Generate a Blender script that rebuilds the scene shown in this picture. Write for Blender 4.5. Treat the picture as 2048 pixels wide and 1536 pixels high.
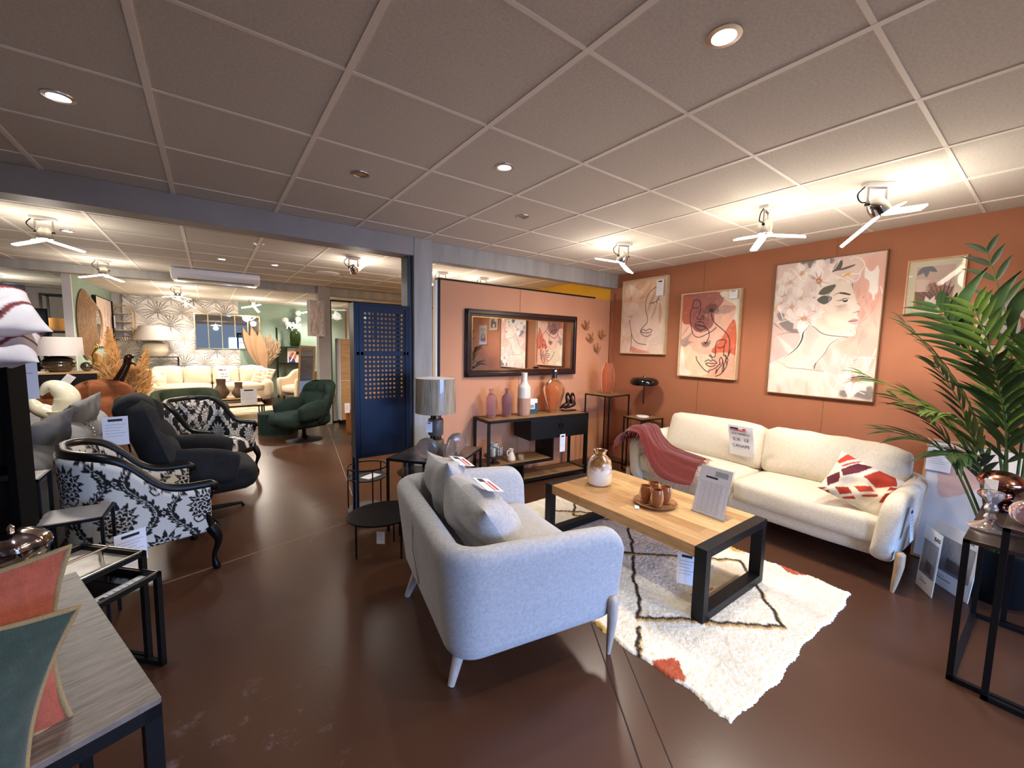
import bpy, math, random
import numpy as np
from mathutils import Matrix, Vector
random.seed(4); rng=np.random.default_rng(7)
PI=math.pi
for o in list(bpy.data.objects): bpy.data.objects.remove(o)
SC=bpy.context.scene; COL=SC.collection
# ---------------------------------------------------------------- camera
yaw,pitch,roll=math.radians(53.550),math.radians(5.3166),math.radians(1.1344)
f=Vector((math.cos(yaw)*math.cos(pitch),math.sin(yaw)*math.cos(pitch),-math.sin(pitch)))
r=f.cross(Vector((0,0,1))).normalized(); u=r.cross(f)
r2=r*math.cos(roll)+u*math.sin(roll); u2=-r*math.sin(roll)+u*math.cos(roll)
cam=bpy.data.cameras.new('camera'); co=bpy.data.objects.new('camera',cam); COL.objects.link(co)
mw=Matrix.Identity(4)
for i in range(3): mw[i][0]=r2[i]; mw[i][1]=u2[i]; mw[i][2]=-f[i]
mw[2][3]=1.5
co.matrix_world=mw; cam.sensor_width=36; cam.lens=818.4/2048*36; cam.clip_start=.05
SC.camera=co
# ---------------------------------------------------------------- world, daylight, exposure
W=bpy.data.worlds.new('world'); SC.world=W; W.use_nodes=True
bg=W.node_tree.nodes['Background']; bg.inputs[0].default_value=(.55,.70,1,1); bg.inputs[1].default_value=.35
def area(name,loc,rot,sx,sy,power,col):
    l=bpy.data.lights.new(name,'AREA'); l.shape='RECTANGLE'; l.size=sx; l.size_y=sy; l.energy=power; l.color=col
    o=bpy.data.objects.new(name,l); COL.objects.link(o); o.location=loc; o.rotation_euler=rot; l.spread=math.radians(84); return o
area('shop_window_daylight',(2.2,-3.35,1.05),(math.radians(66),0,0),2.6,1.3,112,(.25,.47,1))
SC.view_settings.view_transform='Standard'; SC.view_settings.look='None'; SC.view_settings.gamma=1
SC.view_settings.use_curve_mapping=False; SC.view_settings.exposure=0.08
# ---------------------------------------------------------------- helpers
def lin(c):
    c=np.asarray(c,float)/255.; return np.where(c<=.04045,c/12.92,((c+.055)/1.055)**2.4)
def L4(c): return (*[float(v) for v in lin(c)],1)
def tag(o,label=None,cat=None,group=None,kind=None):
    if label: o['label']=label
    if cat: o['category']=cat
    if group: o['group']=group
    if kind: o['kind']=kind
    return o
def thing(name,label,cat,loc=(0,0,0),rz=0,group=None):
    o=bpy.data.objects.new(name,None); COL.objects.link(o); o.empty_display_size=.05
    o.location=loc; o.rotation_euler=(0,0,math.radians(rz)); return tag(o,label,cat,group)
def dup(root,loc,rz,label=None):
    q=root.copy(); COL.objects.link(q); q.location=loc; q.rotation_euler=(0,0,math.radians(rz))
    if label: q['label']=label
    def rec(a,b):
        for ch in list(a.children):
            c=ch.copy(); COL.objects.link(c); c.parent=b; rec(ch,c)
    rec(root,q); return q
def rot3(rx=0,ry=0,rz=0):
    return np.array(Matrix.Rotation(math.radians(rz),3,'Z')@Matrix.Rotation(math.radians(ry),3,'Y')@Matrix.Rotation(math.radians(rx),3,'X'))
def smooth(pts,n=8,closed=False):
    P=np.array(pts,float); m=len(P); out=[]
    rngi=range(m if closed else m-1)
    for i in rngi:
        if closed: a,b,c,d=P[(i-1)%m],P[i],P[(i+1)%m],P[(i+2)%m]
        else: a,b,c,d=P[max(i-1,0)],P[i],P[i+1],P[min(i+2,m-1)]
        for k in range(n):
            t=k/n; out.append(.5*((2*b)+(c-a)*t+(2*a-5*b+4*c-d)*t*t+(3*b-a-3*c+d)*t**3))
    if not closed: out.append(P[-1])
    return np.array(out)
class MB:
    def __init__(s): s.V=[];s.F=[];s.M=[];s.C=[];s.n=0
    def add(s,V,F,mi=0,C=None):
        V=np.asarray(V,float).reshape(-1,3); s.V.append(V); s.F+= [tuple(int(i)+s.n for i in f) for f in F]; s.M+=[mi]*len(F)
        s.C.append(np.ones((len(V),3)) if C is None else np.asarray(C,float).reshape(-1,3)); s.n+=len(V); return s
    def box(s,c,d,R=None,mi=0,rz=0,top=(1,1)):
        k=np.array([(x,y,z) for z in(-.5,.5) for y in(-.5,.5) for x in(-.5,.5)],float)
        k[4:,0]*=top[0]; k[4:,1]*=top[1]
        k=k*np.array(d)
        if R is None and rz: R=rot3(0,0,rz)
        if R is not None: k=k@np.asarray(R).T
        return s.add(k+np.array(c),[(0,2,3,1),(4,5,7,6),(0,1,5,4),(2,6,7,3),(0,4,6,2),(1,3,7,5)],mi)
    def bb(s,a,b,mi=0): 
        a=np.array(a,float);b=np.array(b,float); return s.box((a+b)/2,abs(b-a),mi=mi)
    def grid(s,G,cu=False,cv=False,mi=0,C=None,flip=False,capu=False):
        G=np.asarray(G,float); nu,nv=G.shape[:2]; F=[]
        iu=np.arange(nu if cu else nu-1); iv=np.arange(nv if cv else nv-1)
        a=iu[:,None]*nv+iv[None]; b=((iu+1)%nu)[:,None]*nv+iv[None]; c=((iu+1)%nu)[:,None]*nv+((iv+1)%nv)[None]; d=iu[:,None]*nv+((iv+1)%nv)[None]
        Q=np.stack([a,b,c,d],-1).reshape(-1,4)
        if flip: Q=Q[:,::-1]
        F=[tuple(q) for q in Q.tolist()]
        if capu:
            e=list(range(nv)); g=list(range((nu-1)*nv,nu*nv))
            F.append(tuple(e) if not flip else tuple(e[::-1])); F.append(tuple(g[::-1]) if not flip else tuple(g))
        return s.add(G,F,mi,C)
    def tube(s,path,rad,n=8,mi=0,closed=False,sq=None):
        P=np.array(path,float); m=len(P); R=np.full(m,rad,float) if np.isscalar(rad) else np.array(rad,float)
        T=np.roll(P,-1,0)-np.roll(P,1,0) if closed else np.gradient(P,axis=0)
        T/=np.linalg.norm(T,axis=1)[:,None]+1e-12
        up=np.array([0,0,1.]) if abs(T[0][2])<.9 else np.array([1.,0,0]); G=[]
        N=np.cross(T[0],up);N/=np.linalg.norm(N)
        for i in range(m):
            N=N-T[i]*(N@T[i]); N/=np.linalg.norm(N)+1e-12; B=np.cross(T[i],N)
            a=np.arange(n)*2*PI/n+(PI/4 if n==4 else 0)
            ring=P[i]+R[i]*(np.cos(a)[:,None]*N+np.sin(a)[:,None]*B*(sq or 1)); G.append(ring)
        return s.grid(np.array(G),cu=closed,cv=True,mi=mi,flip=True,capu=not closed)
    def bar(s,a,b,w,mi=0):  # square bar
        return s.tube([a,b],w*.7071,4,mi)
    def rod(s,a,b,r0,r1=None,n=12,mi=0): return s.tube([a,b],[r0,r0 if r1 is None else r1],n,mi)
    def lathe(s,prof,n=32,c=(0,0,0),mi=0,R=None,wob=None):
        a=np.arange(n)*2*PI/n; P=np.array(prof,float)
        rr=P[:,0][:,None]*(np.ones(n)[None] if wob is None else wob(a[None],P[:,1][:,None]))
        G=np.stack([rr*np.cos(a),rr*np.sin(a),np.repeat(P[:,1][:,None],n,1)],-1)
        if R is not None: G=G@np.asarray(R).T
        return s.grid(G+np.array(c),cv=True,mi=mi,flip=False,capu=True)
    def ball(s,c,r,n=20,mi=0,sc=(1,1,1),R=None):
        t=np.linspace(-PI/2+.02,PI/2-.02,n//2+1); a=np.arange(n)*2*PI/n
        G=np.stack([np.cos(t)[:,None]*np.cos(a),np.cos(t)[:,None]*np.sin(a),np.repeat(np.sin(t)[:,None],n,1)],-1)*r*np.array(sc)
        if R is not None: G=G@np.asarray(R).T
        return s.grid(G+np.array(c),cv=True,mi=mi,capu=True)
    def poly(s,pts,z0,z1,mi=0,mat=None):  # extruded polygon, pts 2d; mat maps (x,y,z)->world
        n=len(pts);P=np.array(pts,float)
        if sum(P[i][0]*P[(i+1)%n][1]-P[(i+1)%n][0]*P[i][1] for i in range(n))<0: P=P[::-1]
        V=np.concatenate([np.c_[P,np.full(n,z0)],np.c_[P,np.full(n,z1)]])
        if mat is not None: V=V@np.asarray(mat[0]).T+np.array(mat[1])
        F=[tuple(range(n))[::-1],tuple(range(n,2*n))]+[(i,(i+1)%n,(i+1)%n+n,i+n) for i in range(n)]
        return s.add(V,F,mi)
    def soft(s,c,d,r=.04,puff=(0,0,0),n=12,R=None,noise=0,mi=0,seed=0):
        # upholstered block: rounded box, each pair of faces puffed out
        d=np.array(d,float); t=np.tan(np.linspace(-PI/4,PI/4,n+1)); Vs=[];Fs=[];o=0
        for ax in range(3):
            for sg in(-1,1):
                A,B=np.meshgrid(t,t,indexing='ij'); k=np.zeros((n+1,n+1,3)); k[...,ax]=sg; k[...,(ax+1)%3]=A; k[...,(ax+2)%3]=B*sg
                p=k*d/2; inner=np.maximum(d/2-r,1e-4); q=np.clip(p,-inner,inner); v=p-q
                # round
                nn=k.copy(); big=np.abs(p)>inner; vv=np.where(big,p-q,0); ln=np.linalg.norm(vv,axis=-1,keepdims=True)
                p2=q+np.where(ln>1e-9,vv/np.maximum(ln,1e-9)*np.minimum(r,np.max(np.abs(vv),-1,keepdims=True)),0)
                h=np.clip(np.abs(p2)/(d/2),0,1); w=[(1-h[...,(i+1)%3]**2)*(1-h[...,(i+2)%3]**2) for i in range(3)]
                for i in range(3): p2[...,i]+=puff[i]*w[i]*(p2[...,i]/(d[i]/2))
                Vs.append(p2.reshape(-1,3))
                for i in range(n):
                    for j in range(n):
                        a=o+i*(n+1)+j; Fs.append((a,a+n+1,a+n+2,a+1))
                o+=(n+1)**2
        V=np.concatenate(Vs)
        if noise:
            g=np.random.default_rng(seed); 
            for _ in range(7):
                kx=g.normal(size=3)*9; ph=g.uniform(0,6); V=V+noise*.5*np.sin(V@kx+ph)[:,None]*g.normal(size=3)
        key={};idx=np.zeros(len(V),int);U=[]
        for i,q in enumerate(np.round(V,5).tolist()):
            q=tuple(q)
            if q not in key: key[q]=len(U);U.append(V[i])
            idx[i]=key[q]
        V=np.array(U)
        if R is not None: V=V@np.asarray(R).T
        return s.add(V+np.array(c),[tuple(idx[list(f)]) for f in Fs],mi)
    def pillow(s,c,w,h,t,R=None,n=28,crease=.006,seed=0,colf=None,sag=0,mi=0,pinch=.06,gath=0):
        # scatter cushion standing in its local xz plane, thickness along y, c = centre
        g=np.random.default_rng(seed); a=np.sin(np.linspace(-PI/2,PI/2,n+1)); A,B=np.meshgrid(a,a,indexing='ij')
        prof=(np.clip(1-np.abs(A)**2.2,0,1)*np.clip(1-np.abs(B)**2.2,0,1))**.62
        X=A*w/2*(1-pinch*(1-B**2)*np.abs(A)**2*1.2); Z=B*h/2*(1-pinch*(1-A**2)*np.abs(B)**2*1.2)-sag*(1-A**2)*(B>0)*B
        out=[]
        for sg in(-1,1):
            nz=sum(np.sin(A*g.normal()*5+B*g.normal()*5+g.uniform(0,6)) for _ in range(6))*crease
            if gath: nz=nz+gath*np.sin(A*38+B*3)*np.exp(-((1-np.abs(B))/.25)**2)*np.sign(1.01-np.abs(A))
            Y=sg*(t/2*prof+nz*prof); out.append(np.stack([X,Y,Z],-1))
        G1,G2=out
        for G,fl in((G1,False),(G2,True)):
            V=G.reshape(-1,3); C=None
            if colf is not None: C=colf((A.ravel()+1)/2,(B.ravel()+1)/2)
            if R is not None: V=V@np.asarray(R).T
            s.grid((V+np.array(c)).reshape(G.shape),flip=not fl,mi=mi,C=None if C is None else C.reshape(*G.shape[:2],3))
        return s
    def shell(s,path,t,zb,zt,lean=0,nz=10,er=.1,mi=0,colf=None,erb=None,leanp=1,tz=None):
        # upholstered wall swept along a plan curve; zb/zt functions of 0..1; rounded ends and top
        P=np.array(path,float); m=len(P); T=np.gradient(P,axis=0);T/=np.linalg.norm(T,axis=1)[:,None]
        N=np.stack([T[:,1],-T[:,0]],-1); ds=np.r_[0,np.cumsum(np.linalg.norm(np.diff(P,axis=0),axis=1))]; Ltot=ds[-1]
        erb=er if erb is None else erb; G=[];U=[];Vv=[]
        for i in range(m):
            q=ds[i]/Ltot; e=min(ds[i],Ltot-ds[i]); k=er*(1-math.sqrt(max(0,1-(1-min(e/er,1))**2))) if er else 0
            kb=erb*(1-math.sqrt(max(0,1-(1-min(e/erb,1))**2))) if erb else 0
            z0=zb(q)+kb; z1=zt(q)-k; th=t if tz is None else t*tz(q)
            if e<.02: th*=.55+.45*math.sin(min(1,e/.02)*PI/2)
            rt=min(th/2,(z1-z0)/2)
            ring=[]
            for j in range(nz+1): ring.append((th/2,z0+rt*.5+(z1-rt-z0-rt*.5)*j/nz))
            for j in range(1,8): a=PI*j/8; ring.append((th/2*math.cos(a),z1-rt+rt*math.sin(a)))
            for j in range(nz+1): ring.append((-th/2,z1-rt-(z1-rt-z0-rt*.5)*j/nz))
            for j in range(1,6): a=PI+PI*j/6; ring.append((th/2*math.cos(a),z0+rt*.5+rt*.5*math.sin(a)))
            R_=np.array(ring); zz=R_[:,1]; zr=zb(q); zh=max(zt(q)-zr,1e-3)
            off=R_[:,0]+lean*(np.clip((zz-zr)/zh,0,1)**leanp-1)
            G.append(np.c_[P[i][0]+N[i][0]*off,P[i][1]+N[i][1]*off,zz]); U.append(np.full(len(ring),ds[i])); Vv.append(zz)
        G=np.array(G);C=None
        if colf is not None: C=colf(np.array(U),np.array(Vv)).reshape(*G.shape)
        return s.grid(G,cv=True,mi=mi,capu=True,C=C,flip=True)
    def build(s,name,mats,parent=None,sm=35,bevel=0,loc=None,seg=2):
        me=bpy.data.meshes.new(name); V=np.concatenate(s.V)
        me.from_pydata(V.tolist(),[],s.F); 
        if not isinstance(mats,(list,tuple)): mats=[mats]
        for m in mats: me.materials.append(MAT[m] if isinstance(m,str) else m)
        if len(mats)>1: me.polygons.foreach_set('material_index',s.M)
        C=np.concatenate(s.C)
        if C.min()<1:
            at=me.color_attributes.new('paint','FLOAT_COLOR','POINT'); at.data.foreach_set('color',np.c_[C,np.ones(len(C))].astype(np.float32).ravel())
        me.polygons.foreach_set('use_smooth',[True]*len(me.polygons))
        if sm<180: me.set_sharp_from_angle(angle=math.radians(sm))
        me.update()
        o=bpy.data.objects.new(name,me); COL.objects.link(o)
        if parent is not None: o.parent=parent
        if loc is not None: o.location=loc
        if bevel:
            b=o.modifiers.new('bevel','BEVEL'); b.width=bevel; b.segments=seg; b.limit_method='ANGLE'; b.angle_limit=math.radians(40)
        return o
def struct(name,mb,m,**k): return tag(mb.build(name,m,**k),kind='structure')
def text(name,body,size,mat,parent,loc,R,align='CENTER',ext=.0006):
    c=bpy.data.curves.new(name,'FONT'); c.body=body; c.size=size; c.align_x=align; c.extrude=ext; c.resolution_u=2
    o=bpy.data.objects.new(name,c); COL.objects.link(o); bpy.context.view_layer.update()
    me=bpy.data.meshes.new_from_object(o.evaluated_get(bpy.context.evaluated_depsgraph_get())); bpy.data.objects.remove(o)
    me.materials.clear(); me.materials.append(MAT[mat]); q=bpy.data.objects.new(name,me); COL.objects.link(q)
    q.parent=parent; q.matrix_local=Matrix.Translation(loc)@Matrix(np.array(R).tolist()).to_4x4(); return q
# ---------------------------------------------------------------- materials
class MatDict(dict):
    def __missing__(s,k): s[k]=bpy.data.materials.new(k); return s[k]
MAT=MatDict()
def mat(name,col,rough=.6,metal=0,var=0,vs=8,bump=0,bs=60,spec=.5,trans=0,ior=1.45,emit=None,es=0,coat=0,alpha=1,sheen=0,stretch=(1,1,1),paint=False,col2=None,sss=0):
    m=MAT[name]; m.use_nodes=True; nt=m.node_tree; N=nt.nodes; Lk=nt.links.new; b=N['Principled BSDF']
    b.inputs['Base Color'].default_value=L4(col); b.inputs['Roughness'].default_value=rough; b.inputs['Metallic'].default_value=metal
    b.inputs['Specular IOR Level'].default_value=spec; b.inputs['Transmission Weight'].default_value=trans; b.inputs['IOR'].default_value=ior
    b.inputs['Coat Weight'].default_value=coat; b.inputs['Alpha'].default_value=alpha; b.inputs['Sheen Weight'].default_value=sheen
    if emit is not None: b.inputs['Emission Color'].default_value=L4(emit); b.inputs['Emission Strength'].default_value=es
    src=None
    if paint:
        a=N.new('ShaderNodeAttribute'); a.attribute_name='paint'; src=a.outputs['Color']; Lk(src,b.inputs['Base Color'])
    if var or bump:
        tc=N.new('ShaderNodeTexCoord'); mp=N.new('ShaderNodeMapping'); mp.inputs['Scale'].default_value=stretch; Lk(tc.outputs['Object'],mp.inputs[0])
    if var:
        n=N.new('ShaderNodeTexNoise'); n.inputs['Scale'].default_value=vs; n.inputs['Detail'].default_value=6; n.inputs['Roughness'].default_value=.6; Lk(mp.outputs[0],n.inputs[0])
        if paint:
            mx=N.new('ShaderNodeMix'); mx.data_type='RGBA'; mx.blend_type='MULTIPLY'; mx.inputs[0].default_value=1; rp=N.new('ShaderNodeValToRGB')
            rp.color_ramp.elements[0].position=.3; rp.color_ramp.elements[1].position=.7; k=1-var; rp.color_ramp.elements[0].color=(k,k,k,1); Lk(n.outputs[0],rp.inputs[0]); Lk(src,mx.inputs[6]); Lk(rp.outputs[0],mx.inputs[7]); Lk(mx.outputs[2],b.inputs['Base Color'])
        else:
            rp=N.new('ShaderNodeValToRGB'); rp.color_ramp.elements[0].position=.3; rp.color_ramp.elements[1].position=.7
            c=np.array(col,float); c2=np.clip(c*(1-var),0,255) if col2 is None else np.array(col2,float)
            rp.color_ramp.elements[0].color=L4(c2); rp.color_ramp.elements[1].color=L4(np.clip(c*(1+var*.5),0,255) if col2 is None else c); Lk(n.outputs[0],rp.inputs[0]); Lk(rp.outputs[0],b.inputs['Base Color'])
    if bump:
        n2=N.new('ShaderNodeTexNoise'); n2.inputs['Scale'].default_value=bs; n2.inputs['Detail'].default_value=3; Lk(mp.outputs[0],n2.inputs[0])
        bp=N.new('ShaderNodeBump'); bp.inputs['Strength'].default_value=bump; bp.inputs['Distance'].default_value=.01; Lk(n2.outputs[0],bp.inputs['Height']); Lk(bp.outputs[0],b.inputs['Normal'])
    return m
def woodmat(name,c1,c2,along='y',plank=.1,rough=.45,grain=1.0,plen=.9):
    m=bpy.data.materials.new(name); m.use_nodes=True; nt=m.node_tree; N=nt.nodes; Lk=nt.links.new; b=N['Principled BSDF']; b.inputs['Roughness'].default_value=rough
    tc=N.new('ShaderNodeTexCoord'); mp=N.new('ShaderNodeMapping'); Lk(tc.outputs['Object'],mp.inputs[0])
    if along=='y': mp.inputs['Rotation'].default_value=(0,0,PI/2)
    if along=='z': mp.inputs['Rotation'].default_value=(0,PI/2,0)
    br=N.new('ShaderNodeTexBrick'); br.inputs['Scale'].default_value=1; br.inputs['Brick Width'].default_value=plen; br.inputs['Row Height'].default_value=plank; br.inputs['Mortar Size'].default_value=.0006; br.offset=.37
    br.inputs['Color1'].default_value=L4(c1); br.inputs['Color2'].default_value=L4(c2); br.inputs['Mortar'].default_value=L4(np.array(c2)*.75); Lk(mp.outputs[0],br.inputs[0])
    m2=N.new('ShaderNodeMapping'); m2.inputs['Scale'].default_value=(2.5,22,22); Lk(mp.outputs[0],m2.inputs[0])
    n=N.new('ShaderNodeTexNoise'); n.inputs['Scale'].default_value=1.6; n.inputs['Detail'].default_value=8; n.inputs['Roughness'].default_value=.65; n.inputs['Distortion'].default_value=1.2; Lk(m2.outputs[0],n.inputs[0])
    rp=N.new('ShaderNodeValToRGB'); rp.color_ramp.elements[0].position=.36; rp.color_ramp.elements[1].position=.62; k=1-.28*grain; rp.color_ramp.elements[0].color=(k,k*.94,k*.86,1); rp.color_ramp.elements[1].color=(1,1,1,1); Lk(n.outputs[0],rp.inputs[0])
    mx=N.new('ShaderNodeMix'); mx.data_type='RGBA'; mx.blend_type='MULTIPLY'; mx.inputs[0].default_value=1; Lk(br.outputs[0],mx.inputs[6]); Lk(rp.outputs[0],mx.inputs[7]); Lk(mx.outputs[2],b.inputs['Base Color'])
    bp=N.new('ShaderNodeBump'); bp.inputs['Strength'].default_value=.15; bp.inputs['Distance'].default_value=.004; Lk(n.outputs[0],bp.inputs['Height']); Lk(bp.outputs[0],b.inputs['Normal'])
    MAT[name]=m; return m
mat('tile',(216,209,198),.9,var=.06,vs=90,bump=.12,bs=220)
mat('grid',(246,238,226),.6)
mat('terracotta',(164,104,74),.75,var=.05,vs=1.2,bump=.04,bs=45)
mat('terracotta_board',(212,150,112),.7,var=.05,vs=1.0,bump=.04,bs=45)
mat('yellow',(232,176,40),.8,var=.06,vs=2)
mat('sage',(150,172,156),.8,var=.05,vs=2)
mat('plaster',(205,195,188),.85,var=.06,vs=2)
mat('greypaint',(160,154,148),.55,var=.06,vs=3)
mat('greypaint_warm',(170,166,158),.6,var=.10,vs=3,stretch=(3,3,.4))
mat('darksteel',(58,64,72),.35,metal=.6)
mat('black',(16,15,15),.55,spec=.3); mat('blackmetal',(19,18,18),.45,spec=.3); mat('blackgloss',(10,9,9),.08,coat=.5)
mat('white',(235,232,228),.6); mat('whitegloss',(238,238,236),.25); mat('paper',(232,232,238),.5); mat('ink',(25,25,28),.6); mat('redink',(196,60,50),.6); mat('greyink',(150,150,156),.6)
mat('chrome',(225,222,218),.08,metal=1); mat('aluminium',(200,196,190),.28,metal=1); mat('brass',(196,150,80),.25,metal=1); mat('copper',(184,130,112),.12,metal=1); mat('gold',(220,190,120),.2,metal=1)
mat('mirror',(235,235,235),.015,metal=1)
mat('sofa_fabric',(224,214,196),.95,var=.07,vs=90,bump=.25,bs=350,sheen=.2,stretch=(1,1,1))
mat('love_fabric',(178,174,172),.95,var=.09,vs=70,bump=.25,bs=300,sheen=.2)
mat('cream_fabric',(226,210,186),.95,bump=.2,bs=120,sheen=.2)
mat('legwood',(196,164,128),.5,var=.12,vs=10,stretch=(6,6,1)); mat('legwood_grey',(186,170,156),.5,var=.10,vs=10,stretch=(6,6,1))
mat('navy',(9,22,48),.38,spec=.25,var=.12,vs=2)
mat('paint_fabric',(200,200,200),.92,paint=True,bump=.2,bs=250); mat('paint_print',(200,200,200),.55,paint=True,bump=.05,bs=200); mat('paint_wall',(200,200,200),.8,paint=True)
mat('lampglow',(255,246,228),.5,emit=(255,244,222),es=14); mat('downglow',(255,250,240),.5,emit=(240,246,255),es=30)
woodmat('mango',(216,182,130),(174,128,80),'y',.095,.42,1.0,.8); woodmat('oak',(196,158,108),(178,138,90),'x',.12,.5,1.0,1.4)
woodmat('recycled',(164,126,86),(126,92,60),'x',.09,.5,1.3,.5); woodmat('pine',(214,182,138),(202,166,120),'x',.2,.5,.7,2)
def floormat():
    m=mat('concrete',(104,64,50),.3); nt=m.node_tree;N=nt.nodes;Lk=nt.links.new;b=N['Principled BSDF']
    tc=N.new('ShaderNodeTexCoord'); n=N.new('ShaderNodeTexNoise'); n.inputs['Scale'].default_value=.9;n.inputs['Detail'].default_value=2;n.inputs['Roughness'].default_value=.4;Lk(tc.outputs['Object'],n.inputs[0])
    rp=N.new('ShaderNodeValToRGB'); e=rp.color_ramp.elements; e[0].position=0;e[0].color=L4((50,32,23));e[1].position=1;e[1].color=L4((98,64,46)); Lk(n.outputs[0],rp.inputs[0])
    # white scuffs in one worn patch of the aisle
    vm=N.new('ShaderNodeVectorMath');vm.operation='DISTANCE';vm.inputs[1].default_value=(-.02,1.62,0);Lk(tc.outputs['Object'],vm.inputs[0])
    mr=N.new('ShaderNodeMapRange');mr.inputs[1].default_value=.55;mr.inputs[2].default_value=.1;Lk(vm.outputs['Value'],mr.inputs[0])
    n3=N.new('ShaderNodeTexNoise');n3.inputs['Scale'].default_value=7;n3.inputs['Detail'].default_value=12;n3.inputs['Roughness'].default_value=.75;Lk(tc.outputs['Object'],n3.inputs[0])
    r3=N.new('ShaderNodeMapRange');r3.inputs[1].default_value=.56;r3.inputs[2].default_value=.68;Lk(n3.outputs[0],r3.inputs[0])
    ml=N.new('ShaderNodeMath');ml.operation='MULTIPLY';Lk(mr.outputs[0],ml.inputs[0]);Lk(r3.outputs[0],ml.inputs[1])
    m5=N.new('ShaderNodeMath');m5.operation='MULTIPLY';m5.inputs[1].default_value=.45;Lk(ml.outputs[0],m5.inputs[0])
    mx=N.new('ShaderNodeMix');mx.data_type='RGBA';Lk(m5.outputs[0],mx.inputs[0]);Lk(rp.outputs[0],mx.inputs[6]);mx.inputs[7].default_value=L4((170,160,165));Lk(mx.outputs[2],b.inputs['Base Color'])
    n2=N.new('ShaderNodeTexNoise');n2.inputs['Scale'].default_value=2;n2.inputs['Detail'].default_value=1;Lk(tc.outputs['Object'],n2.inputs[0])
    m2=N.new('ShaderNodeMapRange');m2.inputs[1].default_value=0;m2.inputs[2].default_value=1;m2.inputs[3].default_value=.24;m2.inputs[4].default_value=.34;Lk(n2.outputs[0],m2.inputs[0]);Lk(m2.outputs[0],b.inputs['Roughness'])
    b.inputs['Specular IOR Level'].default_value=.38
floormat()
# ---------------------------------------------------------------- room shell
H=2.478
def PW(Y,off=0): return 4.318+.045*Y-off        # picture wall plane
struct('floor',MB().bb((-6,-3.6,-.1),(5.2,13.4,0)),'concrete')
struct('ceiling',MB().bb((-6,-3.6,H),(5.2,13.4,H+.1)),'tile')
g=MB(); gx0,gy0=1.043,1.629
for i in range(-12,7):
    x=gx0+i*.6
    if -6<x<4.3: g.bb((x-.0125,-3.5,H-.004),(x+.0125,3.66,H)); g.bb((x-.0125,3.86,H-.004),(x+.0125,13,H))
for j in range(-9,20):
    y=gy0+j*.6
    if j>3: y+=.08
    if -3.5<y<13: g.bb((-6,y-.008,H-.0035),(PW(y)-.01,y+.008,H))
struct('ceiling_grid',g,'grid')
wr=MB(); wr.poly([(PW(-3.6),-3.6),(PW(3.83),3.83),(PW(3.83)+.2,3.83),(PW(-3.6)+.2,-3.6)],0,H)
for y,a,b in((2.93,.0,2.1),(1.75,0,H),(.56,0,H),(-.6,0,H)): pass
struct('wall_right',wr,'terracotta')
g=MB()
for y in(2.46,1.26,.06): g.box((PW(y)-.0012,y,H/2),(.003,.004,H),rz=-2.58)
struct('trim_2',g,'recycled')
wy=MB(); wy.poly([(PW(3.83),3.831),(PW(13.4),13.4),(PW(13.4)+.2,13.4),(PW(3.83)+.2,3.831)],0,H); struct('wall_side',wy,'yellow')
g=MB(); g.box((PW(3.45)-.012,3.45,.06),(.02,.66,.12),rz=-2.58); struct('baseboard_right',g,'terracotta')
struct('wall_back',MB().bb((-6,12.6,0),(5.2,12.8,H)),'plaster')
struct('wall_green',MB().bb((-1.53,12.56,0),(3.2,12.6,H)),'sage')
struct('wall_left_side',MB().bb((-1.78,9.28,0),(-1.70,12.6,H)),'sage')
struct('trim_3',MB().bb((-1.79,9.235,0),(-1.69,9.28,H)),'white')
struct('wall_left',MB().bb((-6.2,-3.6,0),(-6,13,H)),'plaster')
g=MB(); g.bb((-6,-3.62,0),(5.2,-3.5,.3)); g.bb((-6,-3.62,2.38),(5.2,-3.5,H)); g.bb((-6,-3.62,.3),(-2.4,-3.5,2.38))
struct('wall_front',g,'plaster')
g=MB()
for x in(-2.4,-.9,.6,2.1,3.6): g.bb((x-.03,-3.6,.3),(x+.03,-3.52,2.38))
struct('window_1',g,'darksteel')
# beams and posts
struct('beam',MB().bb((-6,3.66,2.312),(1.56,3.86,H)),'greypaint',bevel=.006)
struct('beam',MB().bb((1.73,3.70,2.30),(PW(3.8),3.82,H)),'greypaint_warm',bevel=.004)
struct('beam',MB().bb((-6,8.02,2.36),(1.57,8.2,H)),'greypaint_warm',bevel=.006)
struct('beam',MB().bb((1.77,8.04,2.34),(PW(8.1),8.2,H)),'greypaint_warm',bevel=.006)
struct('column',MB().bb((1.548,3.655,0),(1.735,3.90,H)),'greypaint_warm',bevel=.006)
struct('post_shade_strip',MB().bb((1.505,3.70,0),(1.5475,3.86,2.312)),'darksteel',bevel=.004)  # dark colour stands in for shade on the post's left face
struct('column',MB().bb((1.57,7.92,0),(1.77,8.12,H)),'greypaint',bevel=.006)
# partition with the mirror
p=MB(); p.bb((1.885,3.8,0),(PW(3.8)-.03,3.86,2.148)); struct('wall_partition',p,'terracotta_board')
struct('trim_5',MB().bb((1.86,3.79,2.148),(4.15,3.87,2.165)).bb((1.86,3.792,0),(1.885,3.868,2.148)),'black')
struct('trim_6',MB().bb((1.838,3.80,0),(1.859,3.86,2.14)),'white')
struct('trim_7',MB().box((PW(3.72)-.012,3.77,1.12),(.03,.035,2.24)),'terracotta')
struct('trim_8',MB().box((2.9,3.799,1.074),(.004,.003,2.148)),'recycled')
def Fl(x0,y0,x1,y1,w,name,m):
    d=np.array([x1-x0,y1-y0]);n=np.array([-d[1],d[0]])/np.linalg.norm(d)*w/2
    g=MB().poly([(x0+n[0],y0+n[1]),(x1+n[0],y1+n[1]),(x1-n[0],y1-n[1]),(x0-n[0],y0-n[1])],.0002,.0012); struct(name,g,m)
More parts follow.
